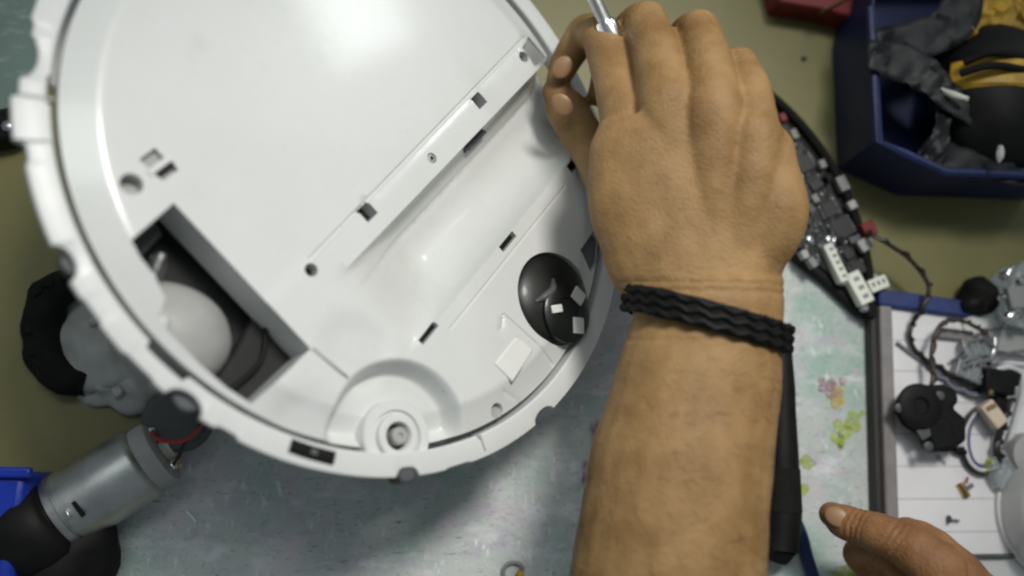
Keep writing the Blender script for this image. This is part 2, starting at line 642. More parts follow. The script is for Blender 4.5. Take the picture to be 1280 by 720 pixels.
def loop(poly):
    o = len(pts)
    pts.extend(Vector(p) for p in poly)
    n = len(poly)
    edges.extend((o + i, o + (i + 1) % n) for i in range(n))


outer = circ(0, 0, RP, 420)
loop(outer)
hl = {k: resample(p, 2.0) if k not in ('caster',) else p for k, (p, d) in holes.items()}
for k, p in hl.items():
    loop(p)


def lines(x0, y0, x1, y1, offs, step=1.6):
    L_ = math.hypot(x1 - x0, y1 - y0)
    n = max(1, int(L_ / step))
    nx, ny = -(y1 - y0) / L_, (x1 - x0) / L_
    for i in range(n + 1):
        for o in offs:
            extra.append((x0 + (x1 - x0) * i / n + nx * o, y0 + (y1 - y0) * i / n + ny * o))


extra = []
lines(-77, -13.6, 141, -9.5, (-1.4, -.5, .5, 1.4), 3)
lines(-80, -29.6, 153, -29.6, (.3, -.6, -1.4, -2.4, -3.6, -5), 2.2)
lines(-80, -81.6, 132, -81.6, (-.4, .4, 1.2, 2.2, 3.4, 5), 2.2)
lines(-80, -40.5, 150, -40.5, (-1.2, -.2, .6), 3)
lines(-13.5, -109, -8, -152, (-1.6, -.6, .6, 1.6), 1.5)
lines(-44, -90.5, 84, -90.5, (-1.1, -.3, .3, 1.1), 2.5)
lines(-46, -136, -41, -149, (-1.1, -.3, .3, 1.1), 1.5)
lines(-20, -113, -13.5, -109, (-1.1, -.3, .3, 1.1), 1.2)
for rr in (137, 138.5, 140, 141.5, 143, 145, 150, 152.5):
    extra += circ(0, 0, rr, 300)
for rr in [6, 10, 14, 18, 22, 26, 29, 31, 32, 33, 34, 35, 36, 37, 38, 39, 40, 42, 44]:
    extra += circ(-107, -106, rr, max(24, rr * 4))
st = 4.0
i = -40
grid = [(a * st + random.uniform(-.3, .3), b * st * .97 + random.uniform(-.3, .3)) for a in range(-40, 41) for b in range(-41, 42)]
grid += [(a * 3.0 + .4, y_) for a in range(-27, 52) for y_ in (-36, -38.5, -44, -47, -50, -54, -58, -62, -66, -69, -72, -75)]
bb = {k: (min(q[0] for q in p) - 1, max(q[0] for q in p) + 1, min(q[1] for q in p) - 1, max(q[1] for q in p) + 1) for k, p in hl.items()}


def clear(p):
    if p[0] ** 2 + p[1] ** 2 > (RP - 1.2) ** 2:
        return False
    for k, (a, b, c, d) in bb.items():
        if a < p[0] < b and c < p[1] < d and inside(p, hl[k]):
            return False
    return True


LN = ((-77, -13.6, 141, -9.5, 2.6), (-13.5, -109, -8, -152, 2.4), (-44, -90.5, 84, -90.5, 2.2), (-46, -136, -41, -149, 2), (-20, -113, -13.5, -109, 2),
      (-80, -29.6, 153, -29.6, 5.5), (-80, -81.6, 132, -81.6, 5.5), (-80, -40.5, 150, -40.5, 1.8))
grid = [p for p in grid if math.hypot(p[0] + 107, p[1] + 106) > 45.5 and not any(seg_d(p[0], p[1], *l[:4]) < l[4] for l in LN)
        and not 136 < math.hypot(*p)]
pts += [Vector(p) for p in extra + grid if clear(p)]
vo, eo, fo, _, _, _ = delaunay_2d_cdt(pts, edges, [], 0, 1e-4)
plate = MB()
keep = []
for f in fo:
    cx = sum(vo[i].x for i in f) / len(f)
    cy = sum(vo[i].y for i in f) / len(f)
    if cx * cx + cy * cy > RP * RP:
        continue
    hit_ = False
    for k, (a, b, c, d) in bb.items():
        if a < cx < b and c < cy < d and inside((cx, cy), hl[k]):
            hit_ = True
            break
    if not hit_:
        keep.append(tuple(f))
plate.v = [Vector((v.x * U, v.y * U, H(v.x, v.y) * U)) for v in vo]
plate.f = keep
# walls of the openings and the skirt
for k, p in list(hl.items()) + [('outer', outer)]:
    dep = 6 if k == 'outer' else holes[k][1]
    n = len(p)
    vs = [(x * U, y * U, H(x, y) * U) for x, y in p] + [(x * U, y * U, (min(H(x, y), 0) - dep) * U) for x, y in p]
    plate.add(vs, [(i, (i + 1) % n, n + (i + 1) % n, n + i) for i in range(n)])
plate_o = obj('plate', plate, 'white', shell, local=True, smooth=38)

# floors inside the openings
def floor(name, k, z, m):
    p = hl[k]
    cx = sum(q[0] for q in p) / len(p)
    cy = sum(q[1] for q in p) / len(p)
    pp = [((x - cx) * 1.03 + cx, (y - cy) * 1.03 + cy) for x, y in p]
    return obj(name, MB().prism([(x * U, y * U) for x, y in pp], (z - 1.5) * U, z * U), m, shell, local=True, smooth=0)


for k in ('sq1', 'sq2'):
    floor('socket_floor', k, -8.6, 'cell')
for k in ('scr1', 'scr2'):
    floor('screw_hole_floor', k, -7.5, 'black')
for k in ('slot1', 'slot2', 'slot3'):
    floor('slot_floor', k, -3.4, 'black')
floor('slot_floor', 'slot4', -6, 'black')
floor('window_floor', 'window', -7, 'dgrey')
floor('vent_floor', 'ventd', -12, 'dgrey')
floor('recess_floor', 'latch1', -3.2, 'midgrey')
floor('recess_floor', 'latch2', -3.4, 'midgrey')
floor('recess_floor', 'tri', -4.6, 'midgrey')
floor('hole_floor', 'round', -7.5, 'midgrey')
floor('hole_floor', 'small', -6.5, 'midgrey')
scr = obj('screw', MB().lathe([(2.6 * U, -1.4 * U), (2.6 * U, -.4 * U), (1.8 * U, .2 * U), (.9 * U, .3 * U), (.8 * U, -.9 * U)], 24, (21 * U, -21 * U, 0)), 'midgrey', shell, local=True)
obj('cross_recess', MB().box((21 * U, -21 * U, .3 * U), (2.4 * U, .7 * U, .3 * U), rotz(.6)).box((21 * U, -21 * U, .35 * U), (2.4 * U, .7 * U, .3 * U), rotz(.6 + math.pi / 2)), 'black', scr, local=True, smooth=0)
obj('latch_tab', MB().prism([(x * U, y * U) for x, y in rect(-99.3, 62.4, 13, 3.0, -.02)], -.6 * U, .7 * U), 'white2', shell, local=True, bevel=.0003)
obj('latch_slot', MB().box((-98.6 * U, 59.7 * U, -.6 * U), (10.4 * U, 1.5 * U, 1.6 * U), rotz(-.02)), 'black', shell, local=True)
# raised mounting strip along the channel
hs = [('sq1', 1), ('sq2', 1), ('scr1', 1), ('scr2', 1), ('scr3', 1)]
# fin beside the wheel opening
obj('fin', MB().prism([(-110 * U, -43.5 * U), (-107.5 * U, -43.5 * U), (-105.2 * U, -66 * U), (-106.2 * U, -66 * U)], -2 * U, .5 * U), 'midgrey', shell, local=True, bevel=.0003)
# small cover plate near the caster and its outline gap
cp = [(-39.8, -121.7), (-17.2, -122.6), (-14.4, -135.6), (-39.1, -136.6)]
gp = [(-40.8, -120.9), (-16.4, -121.8), (-13.4, -136.4), (-40.1, -137.5)]
obj('cover_gap', MB().prism([(x * U, y * U) for x, y in gp][::-1], -2 * U, .42 * U), 'grey', shell, local=True, bevel=.0008, smooth=0)
obj('cover_plate', MB().prism([(x * U, y * U) for x, y in cp][::-1], -2 * U, 1.1 * U), 'paperwhite', shell, local=True, bevel=.0008, segs=3)

# caster: black dome socket, wheel cap, white pads
cz = (22.5 * U, -128.5 * U, 0)
dome = MB().lathe([(27.4 * U, -15 * U), (27.2 * U, -5 * U), (26.8 * U, -2.2 * U), (26 * U, -1.2 * U), (23.2 * U, .6 * U), (18 * U, 2.4 * U), (12 * U, 3.8 * U), (6 * U, 4.6 * U), (0, 4.8 * U)], 72, cz)
caster = obj('caster', dome, 'gblack', shell, local=True, smooth=60)
def SL(px, py, z):
    """point of the cover's own plane z (mm) seen at a picture point"""
    o_ = shell.location + RS @ Vector((0, 0, z * U))
    nn = RS @ Vector((0, 0, 1))
    d = ray(px, py)
    p = CAM + d * ((o_ - CAM).dot(nn) / d.dot(nn))
    return RS.transposed() @ (p - shell.location)


dc0 = Vector((22.5 * U, -128.5 * U, 0))


def dome_pt(px, py, lift=0):
    """on the caster dome"""
    z = 6.0
    for _ in range(6):
        p = SL(px, py, z)
        r = (Vector((p.x, p.y, 0)) - dc0).length / U
        z = 4.8 - 6.0 * (min(r, 26) / 26.0) ** 2.2
    n_ = Vector(((p.x - dc0.x) / U * .016, (p.y - dc0.y) / U * .016, 1)).normalized()
    return p + n_ * lift * U, n_


cw, cn_ = dome_pt(709, 391, -1.0)
cn_ = (cn_ + Vector((0, 0, .6))).normalized()
fr_c = frame(cn_, (0, 1, 0))
obj('caster_wheel', MB().lathe([(17.5 * U, -6 * U), (17.5 * U, 1.4 * U), (16 * U, 2.6 * U), (9 * U, 3.0 * U), (8.2 * U, 1.8 * U), (0, 1.6 * U)], 48, cw, fr_c), 'gblack', caster, local=True)
for (px, py, w_, h_, a_) in ((723, 370, 8.2, 9.0, .15), (723, 407, 9.5, 8.0, .75), (696, 386, 4.6, 8.0, .95)):
    d = RS.transposed() @ ray(px, py)
    o_ = RS.transposed() @ (CAM - shell.location)
    p = o_ + d * ((cw + cn_ * 3.2 * U - o_).dot(cn_) / d.dot(cn_))
    obj('white_pad', MB().box(p, (w_ * U, h_ * U, 1.6 * U), fr_c @ rotz(a_)), 'paperwhite', caster, local=True, bevel=.0004)
obj('caster_arch', MB().tube([Vector((8, -119, 2.0)) * U, Vector((14, -121, 4.4)) * U, Vector((21, -122, 5.0)) * U, Vector((27, -119, 3.6)) * U], [1.2 * U, 2.4 * U, 2.4 * U, 1.2 * U], 12), 'dgrey', caster, local=True)

# side-brush boss with its rings
bz = H(-107, -106)
bc = (-106 * U, -106 * U, bz * U)
prof = [(19, -2), (18.6, 7.4), (17.8, 8.4), (13.4, 8.4), (12.8, 6.6), (11.6, 6.6), (11.0, 9.6), (10.2, 10.2), (7.4, 10.2), (6.8, 9.4), (6.4, 3.0), (0, 3.0)]
boss = obj('brush_mount', MB().lathe([(r * U, z * U) for r, z in prof], 72, bc), 'white2', shell, local=True, smooth=35)
obj('drive_shaft', MB().lathe([(4.6 * U, 0), (4.4 * U, 9.0 * U), (3.6 * U, 9.8 * U), (1.4 * U, 9.8 * U), (1.2 * U, 8.6 * U), (0, 8.6 * U)], 32, (bc[0] + .9 * U, bc[1] - .5 * U, bc[2])), 'midgrey', boss, local=True)
obj('shaft_gap', MB().lathe([(6.3 * U, 3.0 * U), (6.3 * U, 3.6 * U), (0, 3.6 * U)], 32, bc), 'black', boss, local=True)

# wheel well seen through the opening
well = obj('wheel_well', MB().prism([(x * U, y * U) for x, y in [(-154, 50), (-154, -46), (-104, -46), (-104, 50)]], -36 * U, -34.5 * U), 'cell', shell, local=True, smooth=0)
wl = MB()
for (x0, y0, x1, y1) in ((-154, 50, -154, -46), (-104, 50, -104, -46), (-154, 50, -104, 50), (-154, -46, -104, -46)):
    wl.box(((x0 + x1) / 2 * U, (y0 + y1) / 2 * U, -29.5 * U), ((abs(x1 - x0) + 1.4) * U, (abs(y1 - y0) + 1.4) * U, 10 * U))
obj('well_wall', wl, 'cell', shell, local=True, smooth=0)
gb = obj('gear_housing', MB().blob(Vector((-139, 4, -33)) * U, (24 * U, 29 * U, 19 * U), rotz(.3), 2, .05, 1.2, 48, 32), 'midgrey', shell, local=True)
obj('housing_foot', MB().blob(Vector((-148, 13, -14)) * U, (7 * U, 7 * U, 6 * U), seed=3, amp=.3), 'white2', shell, local=True)
obj('wheel_axle', MB().tube([Vector((-145, 22, -13)) * U, Vector((-122, 33, -16)) * U], 2.4 * U, 14, smooth=False), 'bright', shell, local=True)
hx = []
h0, h1 = Vector((-146, 22, -11.5)), Vector((-124, 32, -16))
hz = (h1 - h0).normalized()
ha = hz.orthogonal().normalized()
hb = hz.cross(ha)
for i in range(97):
    t = i / 96
    hx.append((h0.lerp(h1, t) + ha * (3.4 * math.cos(t * 56)) + hb * (3.4 * math.sin(t * 56))) * U)
obj('coil_spring', MB().tube(hx, .55 * U, 6, n=1), 'solder', shell, local=True)
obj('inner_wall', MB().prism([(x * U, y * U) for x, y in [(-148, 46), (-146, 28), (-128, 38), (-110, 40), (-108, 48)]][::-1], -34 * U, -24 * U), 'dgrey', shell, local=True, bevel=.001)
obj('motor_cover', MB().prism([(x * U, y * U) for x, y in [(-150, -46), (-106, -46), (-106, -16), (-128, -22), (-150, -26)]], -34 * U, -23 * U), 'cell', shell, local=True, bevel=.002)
obj('cover_rib', MB().tube([Vector((-148, -30, -20.8)) * U, Vector((-138, -33, -20.6)) * U, Vector((-122, -33, -20.6)) * U, Vector((-108, -24, -20.8)) * U], 1.4 * U, 10), 'black', shell, local=True)

# bumper rim all round, notched as in the picture
def ang(x, y):
    return math.atan2(y, x)


notch = [(ang(-105, 128), 10, 6.0, 2), (ang(-97, 139), 5, 1.8, 4), (ang(-138, 99), 5, 1.5, 5), (ang(-158, 55), 8, 5.5, 2), (ang(-164, 33), 7, 1.0, 6), (ang(-170, 4), 9, 1.0, 6), (ang(-167, -20), 9, 6.5, 2), (ang(-165, -42), 6, 1.6, 5), (ang(-117, -120), 6.5, 4.5, 4), (ang(-95, -140), 8, .8, 6), (ang(-36, -163), 8, 4.5, 2)]
ledge = [(ang(-150, -2), 11, 3.0), (ang(-76, -142), 1.6, 2.2), (ang(-109, 112.5), 7, 1.4)]
blk = (ang(-130, 112.2), 10.3)
NR = 1600
rows = []
for i in range(NR):
    a = -math.pi + 2 * math.pi * i / NR
    ro, zt, ri = 170.0, -2.2, 158.0
    for (na, hw, dp, pw) in notch:
        d = abs((a - na + math.pi) % (2 * math.pi) - math.pi) * 168
        if d < hw * 1.4:
            k = max(0, 1 - (d / hw) ** pw) if pw > 2 else (max(0, 1 - (d / hw) ** 2)) ** .5
            ro -= dp * k
    for (na, hw, dp) in ledge:
        d = abs((a - na + math.pi) % (2 * math.pi) - math.pi) * 158
        if d < hw:
            ri += dp * min(1, (hw - d) / .8)
    d = abs((a - blk[0] + math.pi) % (2 * math.pi) - math.pi) * 170
    if d < blk[1]:
        k = min(1, (blk[1] - d) / .7)
        ro += 3.0 * k
        zt += .8 * k
    db = math.hypot(ro * math.cos(a) + 106, ro * math.sin(a) + 106)
    ro += .30 * noise.noise(Vector((math.cos(a) * 5, math.sin(a) * 5, 0)))
    r_ = [(ri - .2, -12), (ri, -5.8), (ri, zt - .9), (ri + .9, zt), (ro - 1.3, zt), (ro - .35, zt - .4), (ro, zt - 1.3), (ro - .1, zt - 3.2), (ro - 2.2, zt - 5.0), (ro - 6, -12), (ri + 1, -14)]
    rows.append([(r * math.cos(a) * U, r * math.sin(a) * U, z * U) for r, z in r_])
rim = MB()
k = len(rows[0])
rim.add([p for r in rows for p in r], [(i * k + j, ((i + 1) % NR) * k + j, ((i + 1) % NR) * k + j + 1, i * k + j + 1) for i in range(NR) for j in range(k - 1)])
rim.f = [f[::-1] for f in rim.f]
rim_o = obj('rim', rim, 'white2', shell, local=True, smooth=42)
# boss shroud standing on the rim, dark rim slot, rim ribs
sl = [Vector((-148.5, -66.5, -2.2)), Vector((-144.6, -75.2, -2.2)), Vector((-138.6, -86.5, -2.2))]
obj('rim_slot', MB().tube([p * U for p in sl], 3.3 * U, 16, flat=.35, side=(1, .45, 0)), 'black', rim_o, local=True)
obj('slot_clip', MB().box(Vector((-143.2, -77, -1.2)) * U, (3 * U, 3.4 * U, 1.4 * U), rotz(.45)), 'dgrey', rim_o, local=True, bevel=.0003)
ba = blk[0] - 10.3 / 170
ba = ang(-118, 115.5)
obj('block_line', MB().box(Vector((math.cos(ba) * 163 * U, math.sin(ba) * 163 * U, -2.1 * U)), (13 * U, 1.5 * U, .9 * U), rotz(ba)), 'midgrey', rim_o, local=True)
for (x, y) in ((-76.5, -143.5),):
    a = ang(x, y)
    obj('rim_line', MB().box(Vector((math.cos(a) * 163 * U, math.sin(a) * 163 * U, -2.3 * U)), (8 * U, 1.2 * U, .7 * U), rotz(a)), 'midgrey', rim_o, local=True)
pa = ang(-117, -120)
obj('rim_peg', MB().lathe([(5 * U, -16 * U), (5 * U, -5 * U), (4 * U, -4 * U), (0, -4 * U)], 24, (-117 * U, -120.5 * U, 0)), 'dgrey', rim_o, local=True)
obj('bump_stop', MB().lathe([(7.5 * U, -14 * U), (7.5 * U, -8 * U), (7 * U, -7.5 * U), (0, -7.5 * U)], 32, (math.cos(notch[6][0]) * 162 * U, math.sin(notch[6][0]) * 162 * U, 0)), 'dgrey', rim_o, local=True)
obj('bump_stop', MB().lathe([(6.5 * U, -14 * U), (6.5 * U, -8 * U), (6 * U, -7.5 * U), (0, -7.5 * U)], 32, (math.cos(notch[3][0]) * 162 * U, math.sin(notch[3][0]) * 162 * U, 0)), 'dgrey', rim_o, local=True)
# unseen disc added behind the cover to block light from beneath
back = MB()
bo = circ(0, 0, 159, 96)
po = [(-155, 51), (-155, -47), (-103, -47), (-103, 51)]
back.prism([(x * U, y * U) for x, y in bo if x > -103], -27 * U, -25.5 * U)
obj('light_block_panel', back, 'white', shell, local=True, smooth=0)

# ------------------------------------------------------------------ left-hand parts
# wheel with lumpy rubber tyre and milky gear case
tc_ = T(95, 430, .0)
wheel = root('drive_wheel', tc_, 'black rubber wheel with milky grey gear case under the left edge of the white cover', 'wheel')
tp = [K(92, 352, .455), K(66, 368, .458), K(56, 405, .46), K(58, 440, .46), K(80, 470, .46), K(112, 478, .462)]
ty = MB().tube(tp, [.0075, .0095, .0105, .0105, .0105, .0085], 22, n=6)
ty.v = [v + Vector((noise.noise(v * 90), noise.noise(v * 90 + Vector((5, 0, 0))), noise.noise(v * 90 + Vector((0, 7, 0))))) * .003 for v in ty.v]
tyre = obj('tyre', ty, 'rubber', wheel)
for i in range(7):
    p = catmull(tp, 4)[2 + i * 2 + i // 2]
    obj('tread_block', MB().box(p + Vector((-.004, 0, .008)), (.006, .004, .004), rotz(i * .5)), 'rubber', tyre, bevel=.001)
gc = MB()
gc.blob(K(130, 425, .47), (.028, .034, .014), rotz(.6), 4, .35, 2.0, 48, 28)
obj('gear_case', gc, 'milky', wheel)
gc = MB()
gc.blob(K(155, 472, .47), (.032, .021, .013), rotz(-.3), 9, .38, 2.1, 48, 28)
obj('case_lid', gc, 'milky', wheel)
for (px, py) in ((148, 490), (118, 400)):
    obj('case_screw', MB().lathe([(.003, 0), (.003, .002), (.002, .003)], 16, K(px, py, .458)), 'milky', wheel)
leg = MB()
pb = K(125, 430, .475)
leg.tube([Vector((pb.x, pb.y, 0)), pb], [.014, .012], 20, smooth=False)
obj('axle_stub', leg, 'dgrey', wheel)
wr = root('wheel_lead', T(40, 500), 'twisted red and black wire running off the left edge from the black wheel', 'wire')
P = [K(72, 482, .475), K(50, 492, .49), K(20, 506, .495), K(-20, 514, .495)]
obj('red_wire', MB().tube(P, .0008, 8), 'wire_r', wr)
obj('black_wire', MB().tube([p + Vector((.0005, .0016 * math.cos(i * 2.4), .001)) for i, p in enumerate(P)], .0008, 8), 'wire_k', wr)

# round dark disc under the rim
dc = T(215, 530, .0)
disc = root('pulley', dc, 'dark grey round disc half hidden beneath the white rim beside the silver motor', 'disc')
dpx = T(217, 524, .026)
obj('rim_wheel', MB().lathe([(.0145, -.02), (.0160, -.018), (.0160, -.002), (.0148, 0), (.006, .0004), (0, .0004)], 48, dpx), 'dgrey', disc)
obj('hub', MB().lathe([(.006, -.0259), (.006, -.019), (.004, -.019)], 24, dpx), 'dgrey', disc)

# silver motor with its black gearbox
ma, mb_ = T(198, 566, .021), T(76, 642, .021)
ax = (ma - mb_).normalized()
motor = root('electric_motor', Vector((ma.x, ma.y, 0)).lerp(Vector((mb_.x, mb_.y, 0)), .5), 'silver cylindrical electric motor with black gearbox at the lower left', 'motor')
Lm = (ma - mb_).length
fr = frame(ax)
obj('can', MB().lathe([(.0165, 0), (.0190, .0010), (.0190, .0045), (.0183, .0050), (.0183, .0056), (.0190, .0062), (.0190, Lm - .010), (.0178, Lm - .0075), (.0160, Lm - .006), (.0160, Lm - .004)], 64, mb_, fr), 'steel', motor, smooth=30)
cap = obj('end_cap', MB().lathe([(.0165, Lm - .0075), (.0170, Lm - .004), (.0165, Lm + .0015), (.014, Lm + .003), (.006, Lm + .003), (.0055, Lm + .006), (0, Lm + .006)], 48, mb_, fr), 'midgrey', motor)
for s_, zz in ((1, .006), (-1, -.002)):
    t0 = mb_ + ax * (Lm + .004) + fr @ Vector((.010 * s_, 0, 0)) + Vector((0, 0, .004))
    tm = obj('terminal', MB().box(t0, (.005, .0012, .007), fr), 'copper', cap)
    obj('solder_blob', MB().blob(t0 + Vector((0, 0, .002)), (.0022, .0022, .0022), seed=s_ + 4), 'bright', cap)
obj('bearing', MB().lathe([(.006, Lm + .003), (.006, Lm + .007), (.002, Lm + .0072)], 24, mb_, fr), 'connector', cap)
obj('can_tab', MB().box(mb_ + ax * .009 + Vector((.003, -.004, .0185)), (.004, .007, .0015), fr), 'bright', motor, bevel=.0004)
obj('can_tab_slot', MB().box(mb_ + ax * .0125 + Vector((.004, -.004, .0186)), (.0085, .002, .0012), rotz(-.9)), 'black', motor)
gx = MB().lathe([(.018, -.030), (.021, -.027), (.023, -.010), (.0215, -.002), (.0185, .0005), (.017, .0005)], 40, mb_ + Vector((0, 0, .003)), fr)
gbx = obj('gearbox', gx, 'black', motor)
obj('gearbox_flange', MB().blob(T(78, 690, .016), (.026, .030, .016), rotz(-.5), 6, .25), 'black', motor)
tA = mb_ + ax * (Lm + .004) + fr @ Vector((.010, 0, 0)) + Vector((0, 0, .006))
tB = mb_ + ax * (Lm + .004) + fr @ Vector((-.010, 0, 0)) + Vector((0, 0, .006))
tL, tR = (tA, tB) if tA.x < tB.x else (tB, tA)
ml = root('motor_lead', T(235, 560), 'short red and black wires soldered to the end of the silver motor', 'wire')
obj('red_wire', MB().tube([tL, T(196, 548, .046), T(212, 552, .047), T(236, 548, .047), T(262, 520, .05), T(300, 495, .05)], .0010, 8), 'wire_r', ml)
obj('black_wire', MB().tube([tR, T(224, 570, .04), T(230, 556, .045), T(244, 540, .047), T(262, 516, .052), T(300, 490, .052)], .0010, 8), 'wire_k', ml)

# blue tub at the left border
bl = root('blue_tub', T(-10, 660), 'bright blue plastic tub cut off by the left border below the wheel', 'tub')
bpoly = [T(*p)[:2] for p in ((-80, 585), (34, 588), (28, 640), (12, 680), (10, 790), (-80, 790))]
obj('body', MB().prism([T(*p, .045)[:2] for p in ((-80, 588), (34, 591), (27, 640), (14, 680), (12, 790), (-80, 790))][::-1], .0005, .044), 'blue', bl, bevel=.004, segs=3)
obj('lip', MB().box(T(-20, 590, .046), (.042, .005, .004), rotz(-.02)), 'blue', bl, bevel=.0012)
# sliver of metal and ring on the board
tag(obj('metal_sliver', MB().box(T(240, 646, .0052), (.0012, .0075, .0010), rotz(.75)), 'bright'),
    'tiny bright sliver of metal lying right of the silver motor', 'sliver')
ring = root('hook_ring', T(642, 715, .004), 'small grey wire ring with yellow bead at the bottom border', 'ring')
obj('loop', MB().tube([T(642 + 13 * math.cos(a * .45 + .3), 716 - 13 * math.sin(a * .45 + .3), .0058) for a in range(13)], .0011, 8), 'grey', ring)
obj('bead', MB().blob(T(650, 718, .0066), (.0022, .0022, .0022), seed=2), 'yellow', ring)

# ------------------------------------------------------------------ right: chassis with circuit board
chz = .016
cc_ = (745, 385)


def chp(a, r, z=chz):
    return T(cc_[0] + r * math.cos(a), cc_[1] - r * math.sin(a), z)


chassis = root('vacuum_chassis', T(1020, 230), 'black crescent-shaped vacuum chassis carrying a circuit board behind the hand', 'chassis')
arc = [chp(-.03 + 1.42 * i / 48, 346 + 10 * math.exp(-((i / 48.) * 4) ** 2) * 0) for i in range(49)]
chord = [T(795, 60, chz), T(1000, 322, chz), T(1036, 350, chz), T(1080, 392, chz)]
poly = [p[:2] for p in arc] + [p[:2] for p in chord]
obj('tray', MB().prism(poly, .0045, chz - .004), 'black', chassis, bevel=.001, smooth=0)
edge = MB()
edge.tube([Vector((p.x, p.y, chz - .002)) for p in arc], .0028, 10, n=1)
obj('rim', edge, 'rubber', chassis)
inner = [chp(-.005 + 1.36 * i / 40, 333) for i in range(41)]
chord2 = [T(812, 90, chz), T(1004, 312, chz), T(1040, 342, chz), T(1080, 382, chz)]
pcb = obj('circuit_board', MB().prism([p[:2] for p in inner] + [p[:2] for p in chord2], chz - .0035, chz - .002), 'pcb', chassis, smooth=0)
zb = chz - .002


def comp(name, px, py, sx, sy, h_, a, m, bev=.0003, z=0):
    c = T(px, py, zb)
    return obj(name, MB().box((c.x, c.y, zb + h_ / 2 + z), (sx, sy, h_), rotz(a)), m, pcb, bevel=bev)


A1 = math.atan2((T(1049, 349).y - T(1031, 312).y), (T(1049, 349).x - T(1031, 312).x))
def socket(px, py, L_, w_, a, pins):
    s_ = comp('connector', px, py, L_, w_, .006, a, 'connector', .0006)
    c = T(px, py, zb)
    for i in range(pins):
        o = rotz(a) @ Vector(((i - (pins - 1) / 2) * L_ / (pins + .6), .0006, 0))
        # pin slots sit proud of the housing as small dark plugs
        me = MB().box((c.x + o.x, c.y + o.y, zb + .0061), (L_ / pins * .35, w_ * .34, .0008), rotz(a))
        s2 = obj('pin_slot', me, 'grey', pcb)
    return s_


socket(1040, 331, .0235, .0062, A1, 5)
socket(1069, 362, .0195, .0090, A1 + .05, 3)
socket(1092, 357, .0120, .0075, A1 + 1.55, 3)
comp('connector_shroud', 1045, 341, .016, .003, .004, A1, 'midgrey')
for k, (px, py, sx, sy, h_, m) in enumerate(((1049, 232, .009, .006, .005, 'grey'), (1062, 258, .005, .005, .004, 'midgrey'),
        (1078, 307, .007, .008, .004, 'midgrey'), (1046, 303, .004, .004, .005, 'black'), (1016, 250, .005, .004, .004, 'grey'),
        (1010, 262, .006, .004, .004, 'dgrey'), (1024, 208, .005, .004, .005, 'grey'), (1052, 285, .012, .012, .0018, 'chip'),
        (1072, 335, .008, .008, .0016, 'chip'), (1036, 262, .009, .009, .0018, 'chip'), (1005, 205, .010, .010, .002, 'chip'),
        (1018, 232, .006, .008, .003, 'chip'), (990, 170, .006, .004, .004, 'grey'), (975, 150, .005, .004, .005, 'red'),
        (1012, 330, .006, .004, .005, 'grey'), (1002, 320, .005, .004, .005, 'midgrey'), (1030, 226, .004, .004, .007, 'black'),
        (1058, 318, .006, .006, .003, 'chip'), (1066, 300, .004, .007, .003, 'dgrey'))):
    comp('component', px, py, sx, sy, h_, A1 + (k % 3) * .08, m)
    if m == 'chip':
        c = T(px, py, zb)
        for side_ in (-1, 1):
            for j in range(5):
                o = rotz(A1 + (k % 3) * .08) @ Vector(((j - 2) * sx / 5.2, side_ * (sy / 2 + .0005), 0))
                obj('chip_leg', MB().box((c.x + o.x, c.y + o.y, zb + .0004), (sx * .08, .0012, .0006), rotz(A1 + (k % 3) * .08)), 'solder', pcb, smooth=0)
rc = comp('power_plug', 1081, 289, .009, .008, .006, A1, 'red', .0008)
for (px, py) in ((1080, 385), (1036, 300), (1043, 302), (1012, 300)):
    c = T(px, py, zb)
    sc_ = obj('screw', MB().lathe([(.0028, 0), (.0028, .0014), (.0018, .0022), (.0009, .0022), (.0008, .0012)], 20, (c.x, c.y, zb)), 'solder', pcb)
# small surface parts: many grains, kept as single parts
for i in range(230):
    a = random.uniform(.0, 1.05)
    r = random.uniform(252, 328)
    px, py = cc_[0] + r * math.cos(a), cc_[1] - r * math.sin(a)
    if not inside(T(px, py, zb)[:2], [tuple(p[:2]) for p in inner] + [tuple(p[:2]) for p in chord2]):
        continue
    comp('chip_part', px, py, random.uniform(.0008, .0024), random.uniform(.0006, .0013), random.uniform(.0006, .0018),
         A1 + random.choice((0, math.pi / 2)), random.choice(('solder', 'grey', 'chip', 'solder', 'dgrey', 'midgrey', 'grey')), 0)

# ------------------------------------------------------------------ right: white tray
tz = .012
tray = root('parts_tray', T(1200, 540), 'white ruled tray with grey left edge and blue far edge, full of small parts', 'tray')
q = [T(*p, tz)[:2] for p in ((1108, 382), (1330, 418), (1330, 695), (1122, 695))]
fl = obj('floor', MB().prism([q[3], q[2], q[1], q[0]], .0045, tz), 'ruled', tray, smooth=0)
a0, a1 = T(1104, 384, tz), T(1117, 800, tz)
d_ = (a1 - a0)
obj('side_edge', MB().box(((a0 + a1) / 2) + Vector((-.0006, 0, -.0020)), (.0074, d_.length, .0130), rotz(math.atan2(d_.y, d_.x) + math.pi / 2)), 'bar', tray, bevel=.0012)
obj('shadow_strip', MB().box(((a0 + a1) / 2) + Vector((-.0062, 0, -.0037)), (.0034, d_.length, .0086), rotz(math.atan2(d_.y, d_.x) + math.pi / 2)), 'shadow_crumb', tray, bevel=.0008)  # dark strip painting the shadow line left of the tray edge
b0, b1 = T(1098, 372, tz + .003), T(1212, 388, tz + .003)
d_ = (b1 - b0)
obj('far_edge', MB().box((b0 + b1) / 2 + Vector((0, .0005, -.004)), (d_.length, .0100, .0105), rotz(math.atan2(d_.y, d_.x))), 'bluecloth', tray, bevel=.0015)
e0, e1 = T(1112, 693, tz), T(1340, 693, tz)
obj('near_step', MB().box((e0 + e1) / 2 + Vector((0, -.0006, -.0022)), ((e1 - e0).length, .0018, .0100), rotz(0)), 'dgrey', tray)
